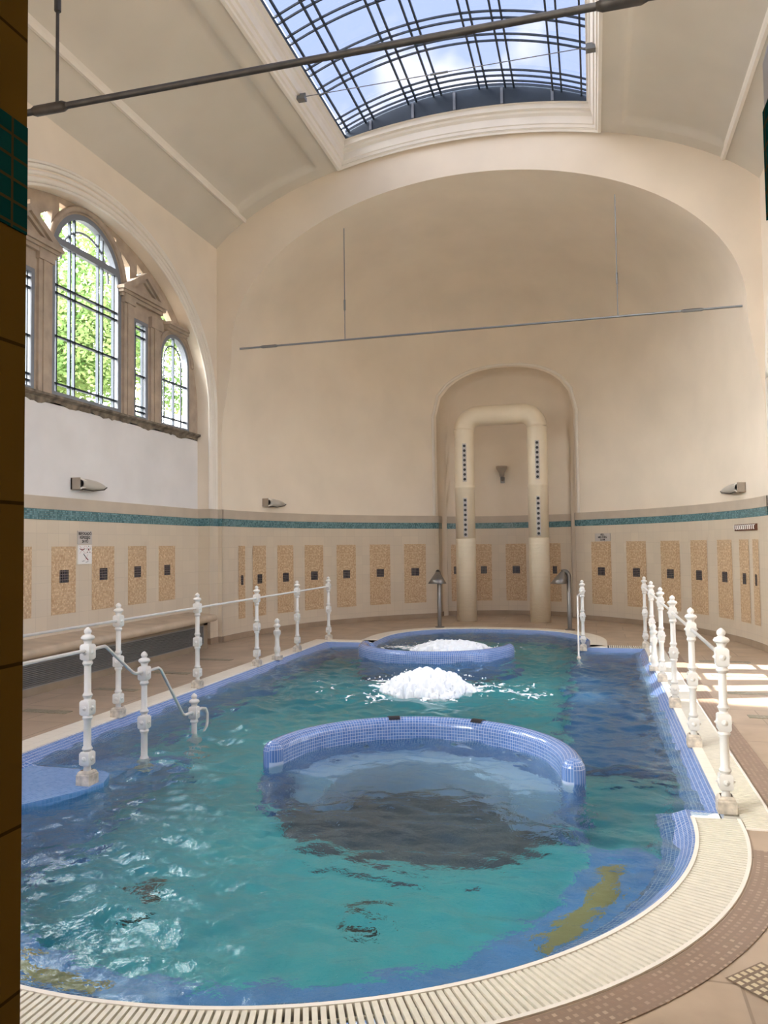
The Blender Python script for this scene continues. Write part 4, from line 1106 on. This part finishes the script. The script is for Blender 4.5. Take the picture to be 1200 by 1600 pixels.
flat([(8.585, 1.605), (8.64, 1.585), (8.64, 1.598), (8.585, 1.615)], M['redink'], l=.0005); flat([(8.64, 1.585), (8.70, 1.605), (8.70, 1.615), (8.64, 1.598)], M['redink'], l=.0005)
line((8.715, 1.648), (8.83, 1.545), .004, M['pinkink']); line((8.715, 1.545), (8.83, 1.648), .004, M['pinkink'])
for (a, b, r) in ((8.772, 1.598, .014), (8.772, 1.64, .007), (8.735, 1.605, .007), (8.81, 1.605, .007), (8.75, 1.56, .008), (8.797, 1.56, .008)):
    flat([(a + r * math.cos(2 * PI * k / 10), b + r * math.sin(2 * PI * k / 10)) for k in range(10)], M['redink'] if r > .01 else M['ink'], l=.0005)
line((8.665, 1.545), (8.72, 1.49), .012, M['ink'], .0005); line((8.72, 1.49), (8.765, 1.458), .015, M['redink'], .0006)
line((8.635, 1.445), (8.69, 1.452), .005, M['ink']); line((8.71, 1.432), (8.77, 1.442), .005, M['ink']); line((8.70, 1.46), (8.76, 1.54), .004, M['pinkink'])
b, d, nn = apse_frame(.19); up = Vector((0, 0, 1))
dsn = thing('depth_sign', 'grey water depth sign above a mosaic panel on the right of the apse', 'sign', (b.x, b.y, 1.64))
c = b + nn * .022
def quadslab(c, d, nn, hw, z0, z1, th, name, mat, parent):
    v = [tuple(c + d * s + nn * e + up * z) for z in (z0, z1) for e in (0, th) for s in (-hw, hw)]
    MB().add(v, [(0, 2, 3, 1), (4, 5, 7, 6), (0, 1, 5, 4), (2, 6, 7, 3), (0, 4, 6, 2), (1, 3, 7, 5)]).build(name, mat, parent, fix=True)
quadslab(c, d, nn, .19, 1.64, 1.80, .02, 'sign_plate', M['signgrey'], dsn)
for k, tx in enumerate(('VÍZ-', 'MÉLYSÉG', '1,4 M')): text(tx, .055, M['ink'], dsn, c + nn * .0215 + up * (1.752 - .050 * k), d, up)
b, d, nn = apse_frame(2.295); c = b + nn * .026
hk = thing('hook_rack', 'dark wooden rack with a row of small white hooks at right end of apse', 'rack', (b.x, b.y, 1.8))
quadslab(c, d, nn, .42, 1.765, 1.865, .03, 'board', M['wood'], hk)
for k in range(11):
    q = c + d * (-.37 + .074 * k) + nn * .031
    MB().tube([tuple(q + up * 1.85), tuple(q + nn * .02 + up * 1.845), tuple(q + nn * .022 + up * 1.80), tuple(q + nn * .012 + up * 1.785)], .008, 6).build('hook', M['signwhite'], hk)

# ---------------------------------------------------------------- outside: tree and ground
rnd = random.Random(5)
def tree(label, cx, cy, r, h0, h1, nl, seed, ls):
    rnd = random.Random(seed)
    t = thing('leafy_tree', label, 'tree', (cx, cy, -1), 'trees outside the left windows')
    MB().tube([(cx, cy, -1), (cx + .1, cy, 2.5), (cx - .1, cy + .2, h0 + 4)], .25, 8, rr=[.35, .28, .12]).build('trunk', M['bark'], t, smooth=True)
    blobs = [(rnd.uniform(-1, 1) * r * .7, rnd.uniform(-1, 1) * r * .7, rnd.uniform(h0 + .6, h1 - .6), rnd.uniform(.35, .6) * r) for _ in range(16)]
    mb = MB()
    for _ in range(nl):
        bx_, by_, bz, br = blobs[rnd.randrange(len(blobs))]
        v = Vector((rnd.gauss(0, 1), rnd.gauss(0, 1), rnd.gauss(0, 1))).normalized() * br * rnd.uniform(.6, 1.05)
        p = Vector((cx + bx_, cy + by_, bz)) + v
        a = Vector((rnd.gauss(0, 1), rnd.gauss(0, 1), rnd.gauss(0, .6))).normalized(); b_ = a.cross(Vector((rnd.gauss(0, 1), rnd.gauss(0, 1), rnd.gauss(0, 1)))).normalized()
        s = ls * rnd.uniform(.7, 1.3)
        mb.add([tuple(p - a * s), tuple(p + b_ * s * .55), tuple(p + a * s), tuple(p - b_ * s * .55)], [(0, 1, 2, 3)])
    mb.build('foliage', M['leaf'], t)
tree('leafy green tree filling the tall arched window', -20, 27.0, 4.6, 3.5, 14.2, 48000, 4, .105)
tree('pale green tree seen low through the small arched window', -24, 40.0, 3.2, 2.0, 9.5, 5000, 9, .2)
o = MB().box(-40, XL - 1.2, -20, 50, -1.1, -1.0).build('garden_ground', M['ground']); tag(o, 'dark garden ground outside the left wall', 'ground', kind='structure')

# ---------------------------------------------------------------- light
w = bpy.data.worlds.new('sky'); sc.world = w; w.use_nodes = True; nt = w.node_tree; nt.nodes.clear()
out = nt.nodes.new('ShaderNodeOutputWorld'); bg = nt.nodes.new('ShaderNodeBackground'); nt.links.new(bg.outputs[0], out.inputs[0])
tc = nt.nodes.new('ShaderNodeTexCoord'); sep = nt.nodes.new('ShaderNodeSeparateXYZ'); nt.links.new(tc.outputs['Generated'], sep.inputs[0])
base = ramp(nt, sep.outputs[2], .12, (1.0, .97, .92), .5, (.50, .64, .98))
cl = noise_tex(nt, 3.2, detail=5, vec=tc.outputs['Generated'])
clouds = ramp(nt, cl, .53, (0, 0, 0), .60, (1, 1, 1))
skyc = mix_rgb(nt, clouds, base, (1.25, 1.25, 1.25))
gnd = ramp(nt, sep.outputs[2], -.5, (.34, .32, .28), .12, (1, 1, 1))
mp = nt.nodes.new('ShaderNodeMath'); mp.operation = 'MULTIPLY_ADD'; mp.inputs[1].default_value = .5; mp.inputs[2].default_value = .5; nt.links.new(sep.outputs[0], mp.inputs[0])
haze = ramp(nt, mp.outputs[0], .16, (1, 1, 1), .34, (0, 0, 0))     # bright white haze on the window side
skyc = mix_rgb(nt, haze, skyc, (7.5, 7.5, 7.3))
nt.links.new(mix_rgb(nt, 1.0, skyc, gnd, 'MULTIPLY'), bg.inputs[0]); bg.inputs[1].default_value = 2.0
# sunlight through the added garden doors in the right wall
sl = bpy.data.lights.new('garden_sun', 'SPOT'); sl.energy = 15000; sl.spot_size = math.radians(16); sl.spot_blend = .2; sl.shadow_soft_size = .08; sl.color = (1, .96, .88)
so = bpy.data.objects.new('garden_sun', sl); col.objects.link(so); so.location = (8.5, 11.0, 9.6)
so.rotation_euler = (Vector((1.9, 9.9, 0)) - so.location).to_track_quat('-Z', 'Y').to_euler()

# ---------------------------------------------------------------- camera
cam = bpy.data.cameras.new('camera'); co = bpy.data.objects.new('camera', cam); col.objects.link(co)
co.location = (0, 0, 1.6)
yaw, pitch, roll = .26459, .04355, -.01222
f = Vector((-math.sin(yaw) * math.cos(pitch), math.cos(yaw) * math.cos(pitch), math.sin(pitch)))
rt = Vector((math.cos(yaw), math.sin(yaw), 0)); up = rt.cross(f)
r2, u2 = math.cos(roll) * rt + math.sin(roll) * up, -math.sin(roll) * rt + math.cos(roll) * up
from mathutils import Matrix
co.rotation_euler = Matrix((r2, u2, -f)).transposed().to_euler()
cam.sensor_fit = 'VERTICAL'; cam.sensor_height = 36; cam.lens = 36 * 1209.4 / 1600; cam.clip_start = .05
sc.camera = co
sc.view_settings.view_transform = 'Standard'; sc.view_settings.look = 'None'; sc.view_settings.gamma = 1; sc.view_settings.exposure = 1.66
cy = sc.cycles
cy.max_bounces = 12; cy.diffuse_bounces = 6; cy.glossy_bounces = 5; cy.transmission_bounces = 6; cy.transparent_max_bounces = 16
cy.caustics_refractive = True; cy.caustics_reflective = False; cy.sample_clamp_indirect = 6; cy.use_denoising = True
try: cy.denoiser = 'OPENIMAGEDENOISE'
except Exception: pass
